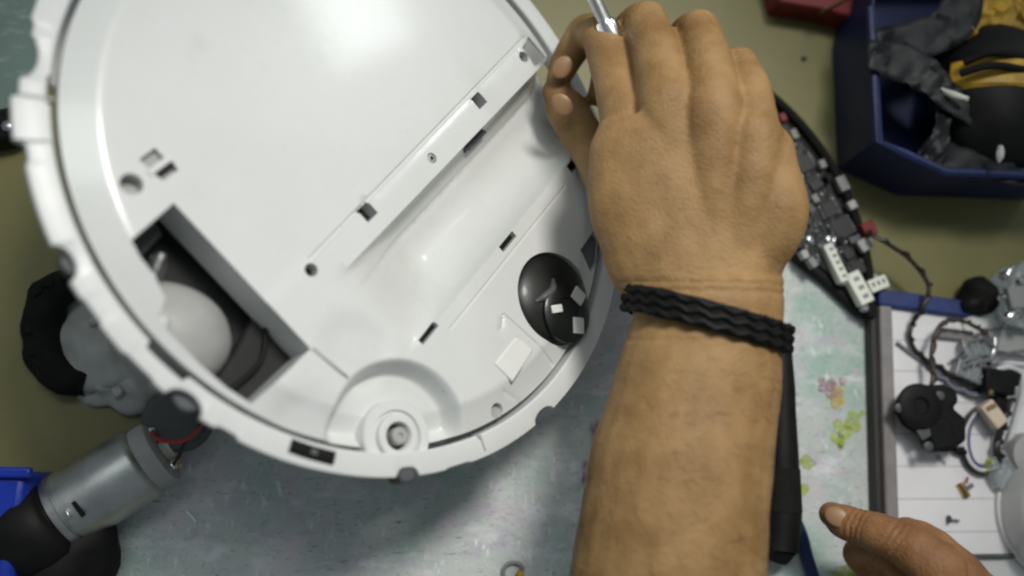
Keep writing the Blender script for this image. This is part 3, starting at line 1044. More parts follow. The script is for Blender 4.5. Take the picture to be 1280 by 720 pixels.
obj('near_panel', MB().prism([T(1120, 800, tz)[:2], T(1330, 800, tz)[:2], T(1330, 698, tz)[:2], T(1120, 698, tz)[:2]], .0045, tz - .001), 'gloss', tray, smooth=0)

z1 = tz


def T1(px, py, h=0.0):
    return T(px, py, z1 + h)


# flat white divider card and grey plate behind
card = root('white_card', T1(1215, 405), 'bright white card under the clear plastic part in the tray', 'card')
obj('sheet', MB().prism([T1(1200, 402)[:2], T1(1206, 418)[:2], T1(1228, 424)[:2], T1(1258, 400)[:2], T1(1252, 390)[:2], T1(1206, 396)[:2]], z1, z1 + .0016), 'paperwhite', card, smooth=0)
gp_ = root('grey_plate', T1(1250, 425), 'flat grey plastic plate behind the wire connectors in the tray', 'plate')
obj('slab', MB().prism([T1(1236, 440)[:2], T1(1310, 452)[:2], T1(1310, 405)[:2], T1(1226, 412)[:2]], z1 + .002, z1 + .006), 'midgrey', gp_, bevel=.0008)
obj('rim', MB().tube([T1(1236, 440, .0068), T1(1226, 412, .0068), T1(1310, 405, .0068)], .001, 8, smooth=False), 'grey', gp_)
g2 = root('grey_strip', T1(1190, 416), 'short grey strip left of the wire connectors in the tray', 'strip')
obj('strip', MB().box(T1(1193, 418, .002), (.022, .006, .003), rotz(-.1)), 'bar', g2, bevel=.0006)
obj('strip_lip', MB().box(T1(1193, 424, .001), (.022, .002, .0015), rotz(-.1)), 'midgrey', g2)

# black blower
bw = root('blower', T1(1152, 527), 'chunky black plastic blower lying on the ruled tray near its grey edge', 'blower')
pp = [(1115, 512), (1119, 494), (1136, 484), (1160, 483), (1176, 490), (1179, 505), (1172, 512), (1187, 524), (1188, 552), (1168, 566), (1154, 565), (1146, 545), (1126, 532)]
pl = [T1(*p)[:2] for p in pp][::-1]
bd = obj('case', MB().prism(pl, z1, z1 + .016), 'black', bw, bevel=.003, segs=3)
obj('lid', MB().lathe([(.0125, 0), (.0125, .002), (.011, .003), (.005, .003), (.004, .0018), (0, .0018)], 40, T1(1148, 508, .0155)), 'black', bw)
obj('outlet', MB().box(T1(1170, 543, .011), (.014, .016, .012), rotz(.15)), 'black', bw, bevel=.0012)
obj('label_patch', MB().box(T1(1160, 538, .0163), (.012, .006, .0008), rotz(.5)), 'dgrey', bw)
for (px, py) in ((1122, 510), (1172, 495), (1158, 558)):
    obj('screw_post', MB().lathe([(.0026, 0), (.0026, .0025), (.0014, .003)], 16, T1(px, py, .0150)), 'dgrey', bw)
sh = root('spare_lens', T1(1195, 545), 'small white plastic tab right of the black blower', 'tab')
obj('tab', MB().box(T1(1196, 540, .003), (.0055, .017, .005), rotz(.05)), 'white2', sh, bevel=.001)
obj('plug', MB().blob(T1(1200, 564, .003), (.0045, .0022, .0025), rotz(-.2), 3), 'black', sh)

# wires
def wire(name, pts_, r, m, label, m2=None):
    o = root(name, pts_[0] * 1, label, 'wire')
    obj('sheath', MB().tube(pts_, r, 8), m, o)
    if m2:
        q_ = catmull(pts_, 8)
        q_ = [p + Vector((math.cos(i * .9) * r * .9, math.sin(i * .9) * r * .9, r * .9)) for i, p in enumerate(q_)]
        obj('second_strand', MB().tube(q_, r * .8, 6, n=1), m2, o)
    return o


wire('battery_lead', [T(1083, 290, .021), T(1105, 302, .026), T(1135, 322, .022), T(1156, 347, .02), T(1161, 365, .024), T1(1152, 388, .010), T1(1140, 405, .004), T1(1138, 425, .003), T1(1150, 444, .003), T1(1178, 462, .003), T1(1205, 478, .004), T1(1232, 486, .005)],
     .0013, 'wire_b', 'brown twisted lead from the red plug of the circuit board into the tray', 'wire_k')
wire('blower_lead', [T1(1163, 487, .013), T1(1166, 470, .012), T1(1164, 448, .012), T1(1167, 424, .012), T1(1176, 406, .012), T1(1190, 400, .012), T1(1206, 402, .012), T1(1220, 409, .009), T1(1232, 416, .008)],
     .0012, 'wire_k', 'black arched lead rising from the black blower to the grey plate', 'wire_b')
wire('thin_lead', [T1(1121, 428, .0015), T1(1145, 446, .0015), T1(1175, 466, .0015), T1(1195, 478, .0015), T1(1222, 482, .003)], .0010, 'wire_g',
     'thin grey lead lying diagonally across the top of the tray')
wire('violet_lead', [T1(1160, 458, .0015), T1(1180, 475, .0015), T1(1205, 490, .0025), T1(1235, 492, .005), T1(1250, 489, .007)], .0012, 'wire_v',
     'violet lead running into the black plug block in the tray', 'wire_g')
wire('white_lead', [T1(1245, 462, .010), T1(1262, 459, .011), T1(1275, 468, .008), T1(1277, 492, .005), T1(1271, 520, .004), T1(1262, 552, .004), T1(1256, 575, .004)], .0016, 'wire_w',
     'white lead curving down right of the black plug block')
for k_, (off, m_, tx) in enumerate(((0, 'wire_k', 'black outer strand of the looped cable below the beige connector'),
                                    (4, 'wire_w', 'pale middle strand of the looped cable below the beige connector'),
                                    (8, 'wire_v', 'violet inner strand of the looped cable below the beige connector'))):
    wire('loop_cable', [T1(1236 - off * .3, 506 + off * .6, .006), T1(1216 + off * .6, 514 + off * .5, .005), T1(1204 + off, 534, .003), T1(1202 + off, 556, .003), T1(1208 + off, 578 - off * .3, .003), T1(1222 + off * .5, 591 - off, .003), T1(1238, 590 - off, .004), T1(1250, 584 - off, .004)],
         .0013, m_, tx)
wire('green_lead', [T1(1232, 584, .0045), T1(1236, 574, .007), T1(1240, 581, .006), T1(1234, 588, .0045)], .0010, 'lime', 'tiny lime green wire end below the loop of cables')

wire('tangle_lead', [T1(1196, 470, .006), T1(1204, 452, .010), T1(1222, 448, .011), T1(1232, 462, .010), T1(1222, 474, .008), T1(1206, 470, .007), T1(1212, 455, .012), T1(1236, 450, .012), T1(1256, 448, .008), T1(1290, 452, .006)], .0009, 'wire_g',
     'grey tangled lead looping round the clear connectors in the tray')
wire('bare_lead', [T1(1188, 452, .003), T1(1200, 444, .006), T1(1210, 430, .010), T1(1224, 424, .011), T1(1240, 430, .011), T1(1250, 444, .009), T1(1268, 440, .007), T1(1300, 436, .006)], .0008, 'solder',
     'thin bare metal lead arching over the grey plate in the tray')
wire('dark_lead', [T1(1262, 500, .006), T1(1256, 520, .006), T1(1250, 540, .005), T1(1246, 560, .005), T1(1250, 580, .004)], .0020, 'wire_b',
     'thick dark brown lead hanging below the black plug block', 'wire_k')

# plug block and connectors
pk = root('plug_block', T1(1246, 482), 'black plug block in the middle of the cables on the tray', 'plug')
obj('block', MB().box(T1(1243, 478, .007), (.018, .014, .012), rotz(-.15)), 'black', pk, bevel=.0012)
obj('nose', MB().box(T1(1260, 472, .007), (.010, .008, .009), rotz(-.4)), 'black', pk, bevel=.001)
obj('foot', MB().box(T1(1248, 508, .005), (.007, .022, .007), rotz(-.12)), 'black', pk, bevel=.001)
obj('rivet', MB().lathe([(.0016, 0), (.0012, .001)], 14, T1(1238, 490, .0128)), 'copper', pk)
be = root('beige_connector', T1(1240, 518), 'beige nylon connector hanging below the black plug block', 'connector')
obj('shell', MB().box(T1(1240, 518, .010), (.009, .015, .006), rotz(.62)), 'beige', be, bevel=.001)
for i in range(3):
    obj('contact', MB().box(T1(1235 + i * 4, 511 - i * 2, .0133), (.0014, .0026, .0008), rotz(.62)), 'copper', be)
for k_, (px, py, a_, tx) in enumerate(((1219, 436, .1, 'clear connector with metal pins beside the grey plate, upper one of two'),
                                       (1210, 466, -.4, 'clear connector with metal pins left of the black plug block, lower one of two'))):
    cn = root('clear_connector', T1(px, py), tx, 'connector')
    obj('shell', MB().box(T1(px, py, .005), (.017, .010, .007), rotz(a_)), 'clear', cn, bevel=.001)
    for i in range(4):
        o = rotz(a_) @ Vector(((i - 1.5) * .0038, .001, 0))
        obj('pin', MB().box(T1(px, py, .0092) + o, (.0014, .009, .0012), rotz(a_)), 'bright', cn)
    obj('crimp', MB().tube([T1(px - 14, py + 6, .004), T1(px - 8, py - 2, .007), T1(px + 2, py - 7, .007), T1(px + 16, py - 8, .005)], .0010, 8), 'solder', cn)
jk = root('steel_clip', T1(1242, 438), 'bent steel clip above the black plug block', 'clip')
obj('arm', MB().tube([T1(1232, 458, .004), T1(1238, 448, .008), T1(1243, 434, .009), T1(1243, 422, .009)], .0020, 10), 'bright', jk)
obj('foot', MB().box(T1(1230, 457, .0045), (.007, .005, .004), rotz(.5)), 'solder', jk, bevel=.0006)
# metal crumbs
m1 = root('metal_bracket', T1(1206, 612), 'little brass-grey bracket alone on the white tray below the cable loop', 'bracket')
obj('strap', MB().tube([T1(1199, 604, .0012), T1(1204, 612, .002), T1(1208, 621, .0012)], [.0024, .0018, .0024], 10, flat=.5), 'copper', m1)
obj('tab', MB().box(T1(1212, 608, .0018), (.0042, .0022, .0016), rotz(.5)), 'solder', m1)
obj('pin', MB().tube([T1(1208, 604, .002), T1(1210, 596, .002)], .0006, 8, smooth=False), 'wire_r', m1)
m2_ = root('loose_screw', T1(1188, 649), 'tiny dark screw lying below the little bracket on the white tray', 'screw')
dd = (T1(1197, 650, .0012) - T1(1184, 648, .0012))
obj('head', MB().lathe([(.0022, 0), (.0022, .001), (.0008, .0018)], 16, T1(1185, 649, .0022), frame(dd)), 'dgrey', m2_)
obj('shank', MB().lathe([(.0008, .0015), (.0008, .006), (.0003, .007)], 12, T1(1185, 649, .0014), frame(dd)), 'solder', m2_)
m3_ = root('small_washer', T1(1176, 575), 'thin grey scrap below the black blower', 'scrap')
obj('scrap', MB().box(T1(1177, 575, .0006), (.006, .0018, .001), rotz(-.7)), 'midgrey', m3_)
# white round dish bottom right
ds = root('white_dish', T1(1320, 640), 'pale round dish cut off by the right border above the second hand', 'dish')
obj('bowl', MB().lathe([(.0345, 0), (.0370, .002), (.0372, .020), (.0360, .0235), (.031, .027), (.018, .030), (0, .031)], 72, T1(1322, 640, 0)), 'gloss', ds)
obj('foot', MB().lathe([(.0385, 0), (.0385, .003), (.0375, .0035)], 72, T1(1322, 640, .0)), 'white2', ds)

# grey knob above dish
kb = root('round_cap', T1(1272, 566), 'grey round cap with clear base below the white lead', 'cap')
obj('cap', MB().lathe([(.0125, 0), (.013, .005), (.0115, .010), (.006, .0115), (0, .0115)], 40, T1(1276, 570, .0)), 'midgrey', kb)
obj('base', MB().blob(T1(1256, 590, .004), (.011, .012, .004), rotz(.3), 5, .2), 'clear', kb)
# clear crumpled part
cl = root('clear_housing', T(1268, 372), 'clear moulded plastic housing at the right border behind the tray', 'housing')
def clp(px, py, h): return T(px, py, .012 + h)
poly = [clp(*p, 0)[:2] for p in ((1242, 402), (1239, 368), (1244, 346), (1258, 333), (1300, 330), (1300, 418), (1258, 412))]
obj('shell', MB().prism(poly[::-1], .006, .030), 'clear', cl, bevel=.003, segs=3)
obj('insert', MB().box(T(1275, 372, .034), (.016, .013, .005), rotz(.1)), 'grey', cl, bevel=.001)
for (px, py, r_) in ((1276, 352, .0030), (1262, 397, .0034), (1278, 400, .0026), (1268, 385, .0030), (1252, 345, .0020), (1250, 372, .0018)):
    obj('stud', MB().lathe([(r_, 0), (r_, .003), (r_ * .6, .004)], 16, T(px, py, .031)), 'bright', cl)
obj('hook', MB().tube([T(1256, 352, .031), T(1259, 342, .033), T(1266, 334, .031)], .0014, 8), 'bright', cl)
dk = root('dark_plug', T(1222, 368), 'dark rounded plug between the blue tray edge and the clear housing', 'plug')
obj('body', MB().blob(T(1222, 372, .013), (.0105, .0115, .012), None, 8, .25), 'rubber', dk)
obj('tail', MB().tube([T(1204, 384, .016), T(1215, 380, .018), T(1230, 378, .018)], [.004, .005, .004], 12), 'black', dk)

# ------------------------------------------------------------------ top right: crate of odds and ends
cr = root('navy_crate', T(1190, 100), 'dark navy plastic crate at the upper right with clear film over it', 'crate')
cpoly = [T(*p, .05)[:2] for p in ((1088, 10), (1097, 178), (1130, 192), (1180, 215), (1360, 222), (1360, -60), (1100, -60))]
ctr = Vector((sum(p[0] for p in cpoly) / 7, sum(p[1] for p in cpoly) / 7))
low = [tuple(ctr + (Vector(p) - ctr) * .97) for p in cpoly]
n = len(cpoly)
wl = MB()
inn = [tuple(ctr + (Vector(p) - ctr) * .955) for p in cpoly]
inl = [tuple(ctr + (Vector(p) - ctr) * .935) for p in cpoly]
vs = [(*p, .0005) for p in low] + [(*p, .05) for p in cpoly] + [(*p, .05) for p in inn] + [(*p, .012) for p in inl]
fs = []
for i in range(n):
    j = (i + 1) % n
    fs += [(i, j, n + j, n + i), (n + i, n + j, 2 * n + j, 2 * n + i), (2 * n + i, 2 * n + j, 3 * n + j, 3 * n + i)]
fs.append(tuple(range(3 * n, 4 * n)))
wl.add(vs, [f[::-1] for f in fs])
obj('tub', wl, 'navy', cr, bevel=.002)
lip = MB().tube([Vector((*p, .050)) for p in cpoly[:5]], .0028, 8, smooth=False)
obj('lip', lip, 'navy', cr)
fm = MB()
def strip_(P, w_, z_):
    vs, fs = [], []
    C_ = catmull([T(*p, z_) for p in P], 8)
    for i, p in enumerate(C_):
        t = (C_[min(i + 1, len(C_) - 1)] - C_[max(i - 1, 0)]).normalized()
        s_ = Vector((-t.y, t.x, 0))
        for k in range(7):
            u = (k / 6 - .5) * w_ * (1 + .4 * noise.noise(p * 40))
            vs.append(p + s_ * u + Vector((0, 0, .004 * noise.noise(Vector((i * .35, k * .9, 3))) + .002)))
    for i in range(len(C_) - 1):
        for k in range(6):
            fs.append((i * 7 + k, i * 7 + k + 1, (i + 1) * 7 + k + 1, (i + 1) * 7 + k))
    fm.add(vs, fs)
strip_([(1082, 70), (1130, 82), (1165, 105), (1190, 125), (1230, 150)], .020, .052)
strip_([(1100, 66), (1150, 50), (1190, 30), (1210, -20)], .024, .050)
strip_([(1150, 200), (1170, 180), (1176, 150), (1178, 120)], .010, .048)
strip_([(1160, 190), (1200, 205), (1260, 214), (1300, 216)], .018, .046)
fo_ = obj('film', fm, 'film', cr)
so = fo_.modifiers.new('solid', 'SOLIDIFY'); so.thickness = .0006
# black pump with yellow paint inside
pu = root('power_tool', T(1240, 120, .012), 'black motor unit with yellow band lying inside the navy crate', 'tool')
pc = T(1252, 128, .040)
obj('drum', MB().blob(pc, (.041, .046, .028), rotz(-.05), 2, .07, 1.8, 48, 32), 'black', pu)
vs, fs = [], []
for i in range(33):
    th = -1.15 + 2.3 * i / 32
    for k_ in range(9):
        la = -.10 + .42 * k_ / 8 - .10 * math.sin(th)
        rr = 1.05 if 0 < k_ < 8 else .98
        vs.append(pc + Vector((.041 * rr * math.sin(th) * math.cos(la), .046 * rr * math.sin(la), .028 * rr * math.cos(th) * math.cos(la))))
for i in range(32):
    for k_ in range(8):
        fs.append((i * 9 + k_, i * 9 + k_ + 1, (i + 1) * 9 + k_ + 1, (i + 1) * 9 + k_))
obj('yellow_band', MB().add(vs, [f[::-1] for f in fs]), 'yellow', pu)
obj('band_cord', MB().tube([T(1176, 112, .052), T(1192, 119, .058), T(1210, 124, .063)], [.0014, .0022, .0014], 10), 'connector', pu)
obj('grip_rib', MB().tube([T(1205, 78, .062), T(1240, 66, .068), T(1285, 72, .066)], .0022, 10), 'rubber', pu)
obj('grip_rib', MB().tube([T(1200, 92, .063), T(1240, 82, .070), T(1285, 88, .068)], .0022, 10), 'rubber', pu)
for (px, py, sx, sy) in ((1250, 192, .0022, .0050),):
    obj('glint_blob', MB().blob(T(px, py, .063), (sx, sy, .002), rotz(-.2), 1), 'midgrey', pu)  # pale blob standing in for a glint on the drum
yt = root('yellow_tape', T(1230, 30, .02), 'crumpled yellow tape heaped at the far side of the navy crate', 'tape')
for k_, (px, py, rx, ry, a_) in enumerate(((1225, 30, .022, .016, .5), (1240, 12, .018, .012, 1.), (1208, 52, .012, .006, .9), (1272, 25, .012, .016, .2), (1262, -6, .02, .012, .3))):
    obj('fold', MB().blob(T(px, py, .042), (rx, ry, .009), rotz(a_), k_ + 3, .8, 2.2), 'yellow', yt)
obj('dark_core', MB().blob(T(1200, 38, .046), (.006, .004, .004), rotz(.3), 9, .4), 'black', yt)
rd = root('red_box', T(1060, -10), 'dark red box edge at the top border left of the navy crate', 'box')
rp = [T(*p, .02)[:2] for p in ((975, 2), (1035, 12), (1062, 20), (1086, 30), (1092, 12), (1100, -60), (960, -60))]
obj('lid', MB().prism(rp, .014, .020), 'red', rd, bevel=.0012)
obj('carton', MB().prism([(p[0], p[1] + .0015) for p in rp], .0005, .0138), 'red', rd, bevel=.001)
obj('band', MB().tube([T(1028, 14, .0208), T(1062, -4, .0208), T(1090, -30, .0208)], .0026, 8, flat=.3, side=(0, 0, 1)), 'olive', rd)
tag(obj('olive_crumb', MB().blob(T(1005, 73, .001), (.0016, .0014, .0012), None, 4, .4), 'shadow_crumb'), 'single dark crumb on the olive bench left of the navy crate', 'crumb')

# ------------------------------------------------------------------ black tool with a cord beside the arm
tl = root('soldering_tool', T(975, 560), 'long black tapered tool lying along the right side of the forearm', 'tool')
hp = [T(975, 415, .0165), T(976, 500, .0165), T(976, 580, .0165), T(977, 645, .0165), T(974, 688, .0165)]
obj('handle', MB().tube(hp, [.0060, .0080, .0096, .0106, .0100], 24, n=5), 'black', tl)
obj('grip', MB().tube([T(976, 585, .0166), T(977, 640, .0166)], [.0102, .0109], 24, smooth=False), 'rubber', tl)
obj('cord', MB().tube([T(988, 640, .012), T(1000, 668, .010), T(1008, 695, .010), T(1018, 730, .010), T(1030, 790, .010)], [.0040, .0040, .0036, .0036, .0036], 14), 'navy', tl)
obj('cord_boss', MB().tube([T(975, 684, .016), T(970, 700, .014)], [.009, .006], 18, smooth=False), 'black', tl)

# ------------------------------------------------------------------ hands
def flesh(name, tubes, m, parent, voxel=.0010, it=14, creases=()):
    """one continuous skin grown over overlapping tapered limbs"""
    b = MB()
    for t in tubes:
        kind = t[0]
        if kind == 'b':
            b.blob(t[1], t[2], t[3] if len(t) > 3 else None, 1, 0, nu=24, nv=16)
            continue
        _, path, rad = t[:3]
        side = t[3] if len(t) > 3 else None
        b.tube(path, rad, 24, n=6, side=side)
        # rounded ends
        for p, r in ((path[0], rad[0]), (path[-1], rad[-1])):
            if hasattr(r, '__len__'):
                continue
            b.blob(p, (r, r, r), None, 1, 0, nu=20, nv=14)
    base = Vector(parent.location)
    me = bpy.data.meshes.new('tmp')
    me.from_pydata([v - base for v in b.v], [], b.f)
    o = bpy.data.objects.new('tmp', me)
    COL.objects.link(o)
    r = o.modifiers.new('r', 'REMESH'); r.mode = 'VOXEL'; r.voxel_size = voxel
    s_ = o.modifiers.new('s', 'SMOOTH'); s_.iterations = it; s_.factor = .5
    dg = bpy.context.evaluated_depsgraph_get()
    dg.update()
    nm = bpy.data.meshes.new_from_object(o.evaluated_get(dg))
    bpy.data.objects.remove(o)
    bpy.data.meshes.remove(me)
    nm.name = name
    cr_ = [(Vector(p) - base, Vector(a_).normalized(), hw, dep, rad_) for p, a_, hw, dep, rad_ in creases]
    nv_ = len(nm.vertices)
    cos_, nrm_ = [0.0] * (nv_ * 3), [0.0] * (nv_ * 3)
    nm.vertices.foreach_get('co', cos_)
    nm.vertices.foreach_get('normal', nrm_)
    for vi in range(nv_):
        q = Vector(cos_[vi * 3:vi * 3 + 3])
        nn = Vector(nrm_[vi * 3:vi * 3 + 3])
        s0 = .00025 * noise.noise(q * 95) + .0004 * noise.noise(q * 30)
        for p, a_, hw, dep, rad_ in cr_:
            e = q - p
            if e.length < rad_:
                al = e.dot(a_) + .0008 * noise.noise(q * 260)
                s0 -= dep * math.exp(-(al / hw) ** 2) * (1 - ss(rad_ * .6, rad_, e.length))
        cos_[vi * 3:vi * 3 + 3] = q + nn * s0
    nm.vertices.foreach_set('co', cos_)
    nm.update()
    for p in nm.polygons:
        p.use_smooth = True
    nm.materials.clear()
    nm.materials.append(M[m])
    o = bpy.data.objects.new(name, nm)
    COL.objects.link(o)
    o.parent = parent
    return o


CX = R3 @ Vector((1, 0, 0))      # camera right in world


def nail(p, d, up, w_, l_, parent):
    z = Vector(up).normalized()
    y = (Vector(d) - z * Vector(d).dot(z)).normalized()
    x = y.cross(z)
    Rm = Matrix((x, y, z)).transposed()
    obj('fingernail', MB().blob(p, (w_, l_, .0014), Rm, 1, 0, nu=20, nv=12), 'nail', parent)


person = root('person', T(870, 700), 'bare forearm and hand with black wristband reaching over the white cover', 'person')
# distances from the camera, nearer at the forearm
wr_ = K(884, 405, .395)
K0 = K


def K(px, py, d):
    """hand rolled so that its thumb side hangs lower"""
    b = ss(430, 260, py) if False else (1 - ss(260, 430, py))
    return K0(px, py, min(max(d, .4705), d + b * .00020 * (900 - px)))


palm = [
    ('t', [K(822, 860, .372), K(832, 740, .376), K(848, 600, .382), K(870, 490, .390), wr_, K(884, 350, .395)],
     [(.044, .038), (.0415, .036), (.0395, .033), (.0365, .029), (.0330, .0245), (.034, .023)], CX),
    # palm slab
    ('t', [K(882, 385, .396), K(872, 320, .394), K(864, 250, .392), K(860, 190, .392), K(858, 150, .394)],
     [(.032, .022), (.042, .021), (.0465, .0195), (.0450, .0175), (.040, .014)], CX),
    # four metacarpals on the back of the hand
    ('t', [K(845, 340, .394), K(808, 230, .388), K(784, 150, .388)], [.013, .0125, .0132]),
    ('t', [K(868, 340, .392), K(846, 225, .384), K(834, 128, .384)], [.013, .0125, .0136]),
    ('t', [K(888, 340, .393), K(892, 230, .387), K(892, 135, .387)], [.013, .0122, .0130]),
    ('t', [K(905, 345, .396), K(932, 250, .394), K(944, 170, .396)], [.014, .0125, .0122]),
    # heel of the hand, little-finger side
    ('t', [K(930, 340, .402), K(962, 270, .405), K(958, 190, .404)], [.014, .0165, .0125]),
    # fingers: knuckle, middle joint, end joint, tip
    ('t', [K(784, 150, .388), K(768, 92, .398), K(752, 44, .413)], [.0125, .0110, .0102]),
    ('t', [K(752, 44, .413), K(732, 40, .432), K(716, 62, .450)], [.0102, .0092, .0086]),
    ('t', [K(716, 62, .450), K(706, 80, .462), K(698, 100, .472)], [.0086, .0080, .0066]),
    ('t', [K(834, 128, .384), K(822, 72, .394), K(808, 28, .412)], [.0130, .0114, .0106]),
    ('t', [K(808, 28, .412), K(790, 34, .436), K(772, 66, .450)], [.0106, .0096, .0090]),
    ('t', [K(772, 66, .450), K(760, 90, .458), K(750, 118, .464)], [.0090, .0084, .0070]),
    ('t', [K(892, 135, .387), K(886, 80, .396), K(874, 38, .412)], [.0124, .0108, .0100]),
    ('t', [K(874, 38, .412), K(856, 46, .436), K(838, 80, .450)], [.0100, .0092, .0086]),
    ('t', [K(838, 80, .450), K(826, 104, .456), K(818, 130, .460)], [.0086, .0080, .0068]),
    ('t', [K(944, 170, .396), K(938, 120, .404), K(924, 82, .416)], [.0112, .0098, .0090]),
    ('t', [K(924, 82, .416), K(906, 92, .434), K(892, 116, .444)], [.0090, .0082, .0078]),
    ('t', [K(892, 116, .444), K(882, 134, .448), K(874, 152, .450)], [.0078, .0072, .0062]),
    # thumb leaving the side of the palm
    ('t', [K(850, 345, .404), K(806, 285, .408), K(766, 226, .416)], [.0185, .0185, .0138]),
    ('t', [K(766, 226, .416), K(742, 190, .428), K(722, 160, .442)], [.0138, .0116, .0112]),
    ('t', [K(722, 160, .442), K(708, 136, .456), K(696, 116, .470)], [.0112, .0112, .0080]),
    # web between thumb and first finger
    ('t', [K(830, 250, .400), K(790, 215, .404), K(778, 180, .400)], [.014, .012, .010]),
]
cre = []
for (j0, j1, j2, sc_) in (((784, 150, .388), (752, 44, .413), (716, 62, .450), 1), ((834, 128, .384), (808, 28, .412), (772, 66, .450), 1),
                          ((892, 135, .387), (874, 38, .412), (838, 80, .450), 1), ((944, 170, .396), (924, 82, .416), (892, 116, .444), .9),
                          ((766, 226, .416), (722, 160, .442), (696, 116, .470), 1)):
    A_, B_, C_ = K(*j0), K(*j1), K(*j2)
    d_ = (B_ - A_).normalized()
    for o_, dp in ((-.0052, .0005), (-.0022, .0008), (.0006, .0009), (.0032, .0007)):
        cre.append((B_ + d_ * (o_ - .002), d_, .0008, dp, .016))
    for o_, dp in ((-.003, .0004), (.002, .0005)):
        cre.append((A_ + d_ * o_, d_, .0012, dp, .013))
for (px, py, dp) in ((884, 366, .0007), (884, 356, .0006), (880, 426, .0006)):
    cre.append((K(px, py, .39), K(884, 340, .39) - K(884, 400, .39), .0011, dp, .05))
arm = flesh('body', palm, 'skin', person, creases=cre)
K = K0
nail(K(703, 131, .4475), K(696, 116, .470) - K(722, 160, .442), K(680, 140, .38) - K(700, 125, .45), .0048, .0064, person)
nail(K(703, 84, .4555), K(698, 100, .472) - K(716, 62, .450), K(690, 60, .38) - K(706, 85, .46), .0048, .0062, person)
# wristband
wb = []
wa = (K(884, 372, .395) - K(878, 440, .394)).normalized()
cx_ = (CX - wa * CX.dot(wa)).normalized()
cy_ = wa.cross(cx_)
wc = K(883, 398, .395)
skew = .10
pw = []
for i in range(49):
    a = 2 * math.pi * i / 48
    pw.append(wc + cx_ * (math.cos(a) * .0362) + cy_ * (math.sin(a) * .0280) - wa * (math.cos(a) * .0052))
bm_ = MB().tube(pw, [(.0018, .0062)] * 49, 12, n=1, side=None)
# flat band built as ring of quads with thickness
bm_ = MB()
prof = [(-.0062, 0), (-.0058, .0022), (-.003, .0028), (0, .0023), (.003, .0028), (.0058, .0022), (.0062, 0), (0, -.002)]
vs, fs = [], []
for i in range(96):
    a = 2 * math.pi * i / 96
    wv = 1 + .10 * noise.noise(Vector((math.cos(a) * 3, math.sin(a) * 3, 0)))
    for (al, out) in prof:
        vs.append(wc + cx_ * (math.cos(a) * (.0348 + out)) + cy_ * (math.sin(a) * (.0262 + out)) + wa * (al * wv - math.cos(a) * .0060))
for i in range(96):
    j = (i + 1) % 96
    for k in range(8):
        k2 = (k + 1) % 8
        fs.append((i * 8 + k, j * 8 + k, j * 8 + k2, i * 8 + k2))
bm_.add(vs, fs)
band = obj('wristband', bm_, 'rubber', person, smooth=60)
band['label'] = 'black braided band round the wrist'
for k_ in range(3):
    pw = []
    for i in range(97):
        a = 2 * math.pi * i / 96
        al = (-.0042, 0, .0042)[k_]
        pw.append(wc + cx_ * (math.cos(a) * .0376) + cy_ * (math.sin(a) * .0290) + wa * (al + .0009 * math.sin(a * 24 + k_) - math.cos(a) * .0060))
    obj('braid', MB().tube(pw, .0013, 6, n=1), 'black', band)

# second hand at the lower right
per2 = root('person', T(1180, 715), 'second bare hand with pointing finger coming in at the lower right corner', 'person')
hand2 = [
    ('t', [K(1040, 643, .452), K(1055, 652, .444), K(1076, 660, .438)], [.0066, .0086, .0094]),
    ('t', [K(1076, 660, .438), K(1100, 667, .430), K(1122, 676, .424)], [.0094, .0100, .0104]),
    ('t', [K(1122, 676, .424), K(1146, 690, .418), K(1172, 710, .414)], [.0104, .0112, .0130]),
    # curled second and third fingers beneath
    ('t', [K(1166, 738, .424), K(1142, 714, .430), K(1110, 690, .438)], [.0125, .0108, .0098]),
    ('t', [K(1110, 690, .438), K(1090, 686, .450), K(1074, 692, .458)], [.0098, .0090, .0082]),
    ('t', [K(1074, 692, .458), K(1080, 702, .462), K(1096, 706, .462)], [.0082, .0076, .0062]),
    ('t', [K(1160, 772, .434), K(1136, 742, .440), K(1112, 724, .446)], [.0125, .0104, .0092]),
    ('t', [K(1112, 724, .446), K(1098, 730, .456), K(1102, 742, .460)], [.0092, .0084, .0070]),
    ('t', [K(1156, 800, .440), K(1132, 772, .446), K(1110, 756, .452)], [.0115, .0095, .0082]),
    ('t', [K(1110, 756, .452), K(1102, 766, .460), K(1110, 774, .462)], [.0082, .0074, .0062]),
    # thumb
    ('t', [K(1222, 762, .424), K(1198, 722, .428), K(1168, 688, .434)], [.0155, .0130, .0108]),
    ('t', [K(1168, 688, .434), K(1150, 676, .440), K(1134, 668, .446)], [.0108, .0100, .0086]),
    # palm and wrist running out of the frame
    ('t', [K(1160, 738, .422), K(1186, 772, .420), K(1222, 830, .418), K(1270, 900, .41)], [(.022, .013), (.030, .016), (.032, .019), (.031, .022)], CX),
]
cre2 = []
for (A_, B_) in (((1122, 676, .424), (1076, 660, .438)), ((1172, 710, .414), (1122, 676, .424)), ((1142, 714, .430), (1110, 690, .438))):
    A_, B_ = K(*A_), K(*B_)
    d_ = (B_ - A_).normalized()
    for o_, dp in ((-.0045, .0005), (-.0015, .0009), (.0012, .0009), (.004, .0006)):
        cre2.append((B_ + d_ * o_, d_, .0008, dp, .014))
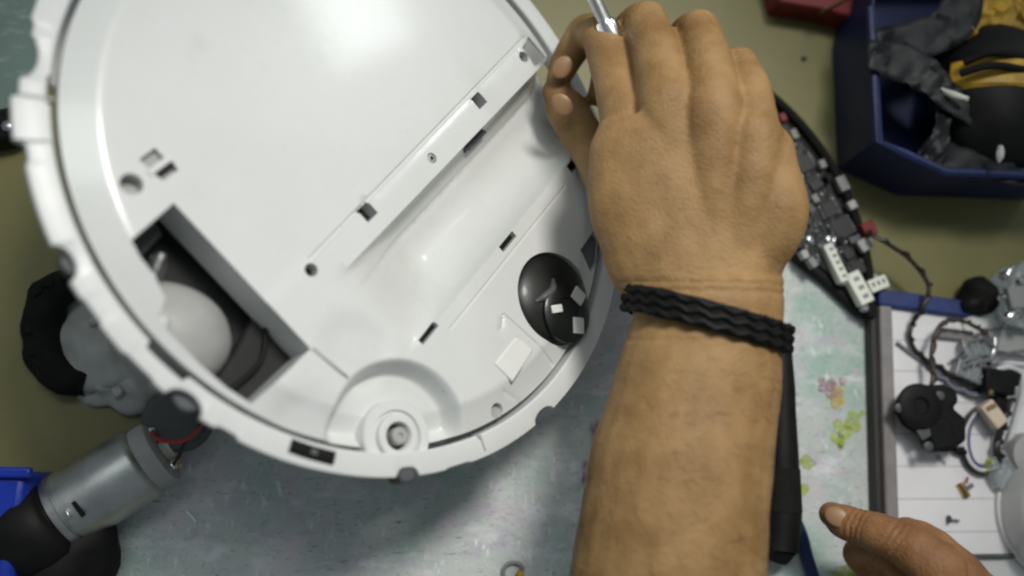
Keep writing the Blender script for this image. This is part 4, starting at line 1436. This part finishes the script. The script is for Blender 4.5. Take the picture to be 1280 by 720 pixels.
h2 = flesh('body', hand2, 'skin2', per2, it=10, creases=cre2)
nail(K(1046, 646, .4385), K(1036, 644, .452) - K(1052, 652, .444), K(1040, 630, .38) - K(1044, 648, .45), .0048, .0060, per2)

# fine hair on the forearm: too many strands to count
hm = MB()
na_ = len(arm.data.vertices)
hc, hn = [0.0] * (na_ * 3), [0.0] * (na_ * 3)
arm.data.vertices.foreach_get('co', hc)
arm.data.vertices.foreach_get('normal', hn)
down = (K(850, 720, .38) - K(884, 420, .38)).normalized()
cnt = 0
while cnt < 420:
    vi = random.randrange(na_)
    vn = Vector(hn[vi * 3:vi * 3 + 3])
    p = Vector(hc[vi * 3:vi * 3 + 3]) + person.location
    to = (CAM - p).normalized()
    if vn.dot(to) < .05:
        continue
    q_ = R3.transposed() @ (p - CAM)
    py_ = 360 - q_.y / -q_.z * FPX
    if py_ < 445 and random.random() > .12 or py_ < 200 or 372 < py_ < 436:
        continue
    L_ = random.uniform(.004, .010)
    sd = vn.cross(down)
    dirn = (sd * random.uniform(.2, .9) - down * random.uniform(-.9, .2) + vn * .25).normalized()
    a_ = p - vn * .0002
    b_ = a_ + dirn * L_ * .5
    c_ = b_ + (dirn - vn * .35).normalized() * L_ * .5
    hm.tube([a_, b_, c_], [.00007, .00005, .00002], 3, n=1)
    cnt += 1
M['hair'] = mat('dark_hair', (.02, .014, .010), .5)
tag(obj('arm_hair', hm, 'hair', person, smooth=0), kind='stuff')

# slim steel driver sticking out of the hand
drv = root('screwdriver', K(755, 20, .43), 'slim steel driver shaft sticking out of the hand at the top border', 'tool')
d0, d1 = K(786, 92, .436), K(716, -60, .424)
dv = d1 - d0
obj('shaft', MB().lathe([(.0034, 0), (.0034, dv.length * .80), (.0030, dv.length)], 20, d0, frame(dv)), 'steel', drv)
obj('collar', MB().lathe([(.0052, dv.length * .18), (.0056, dv.length * .22), (.0056, dv.length * .40), (.0046, dv.length * .44), (.0034, dv.length * .45)], 24, d0, frame(dv)), 'bright', drv)
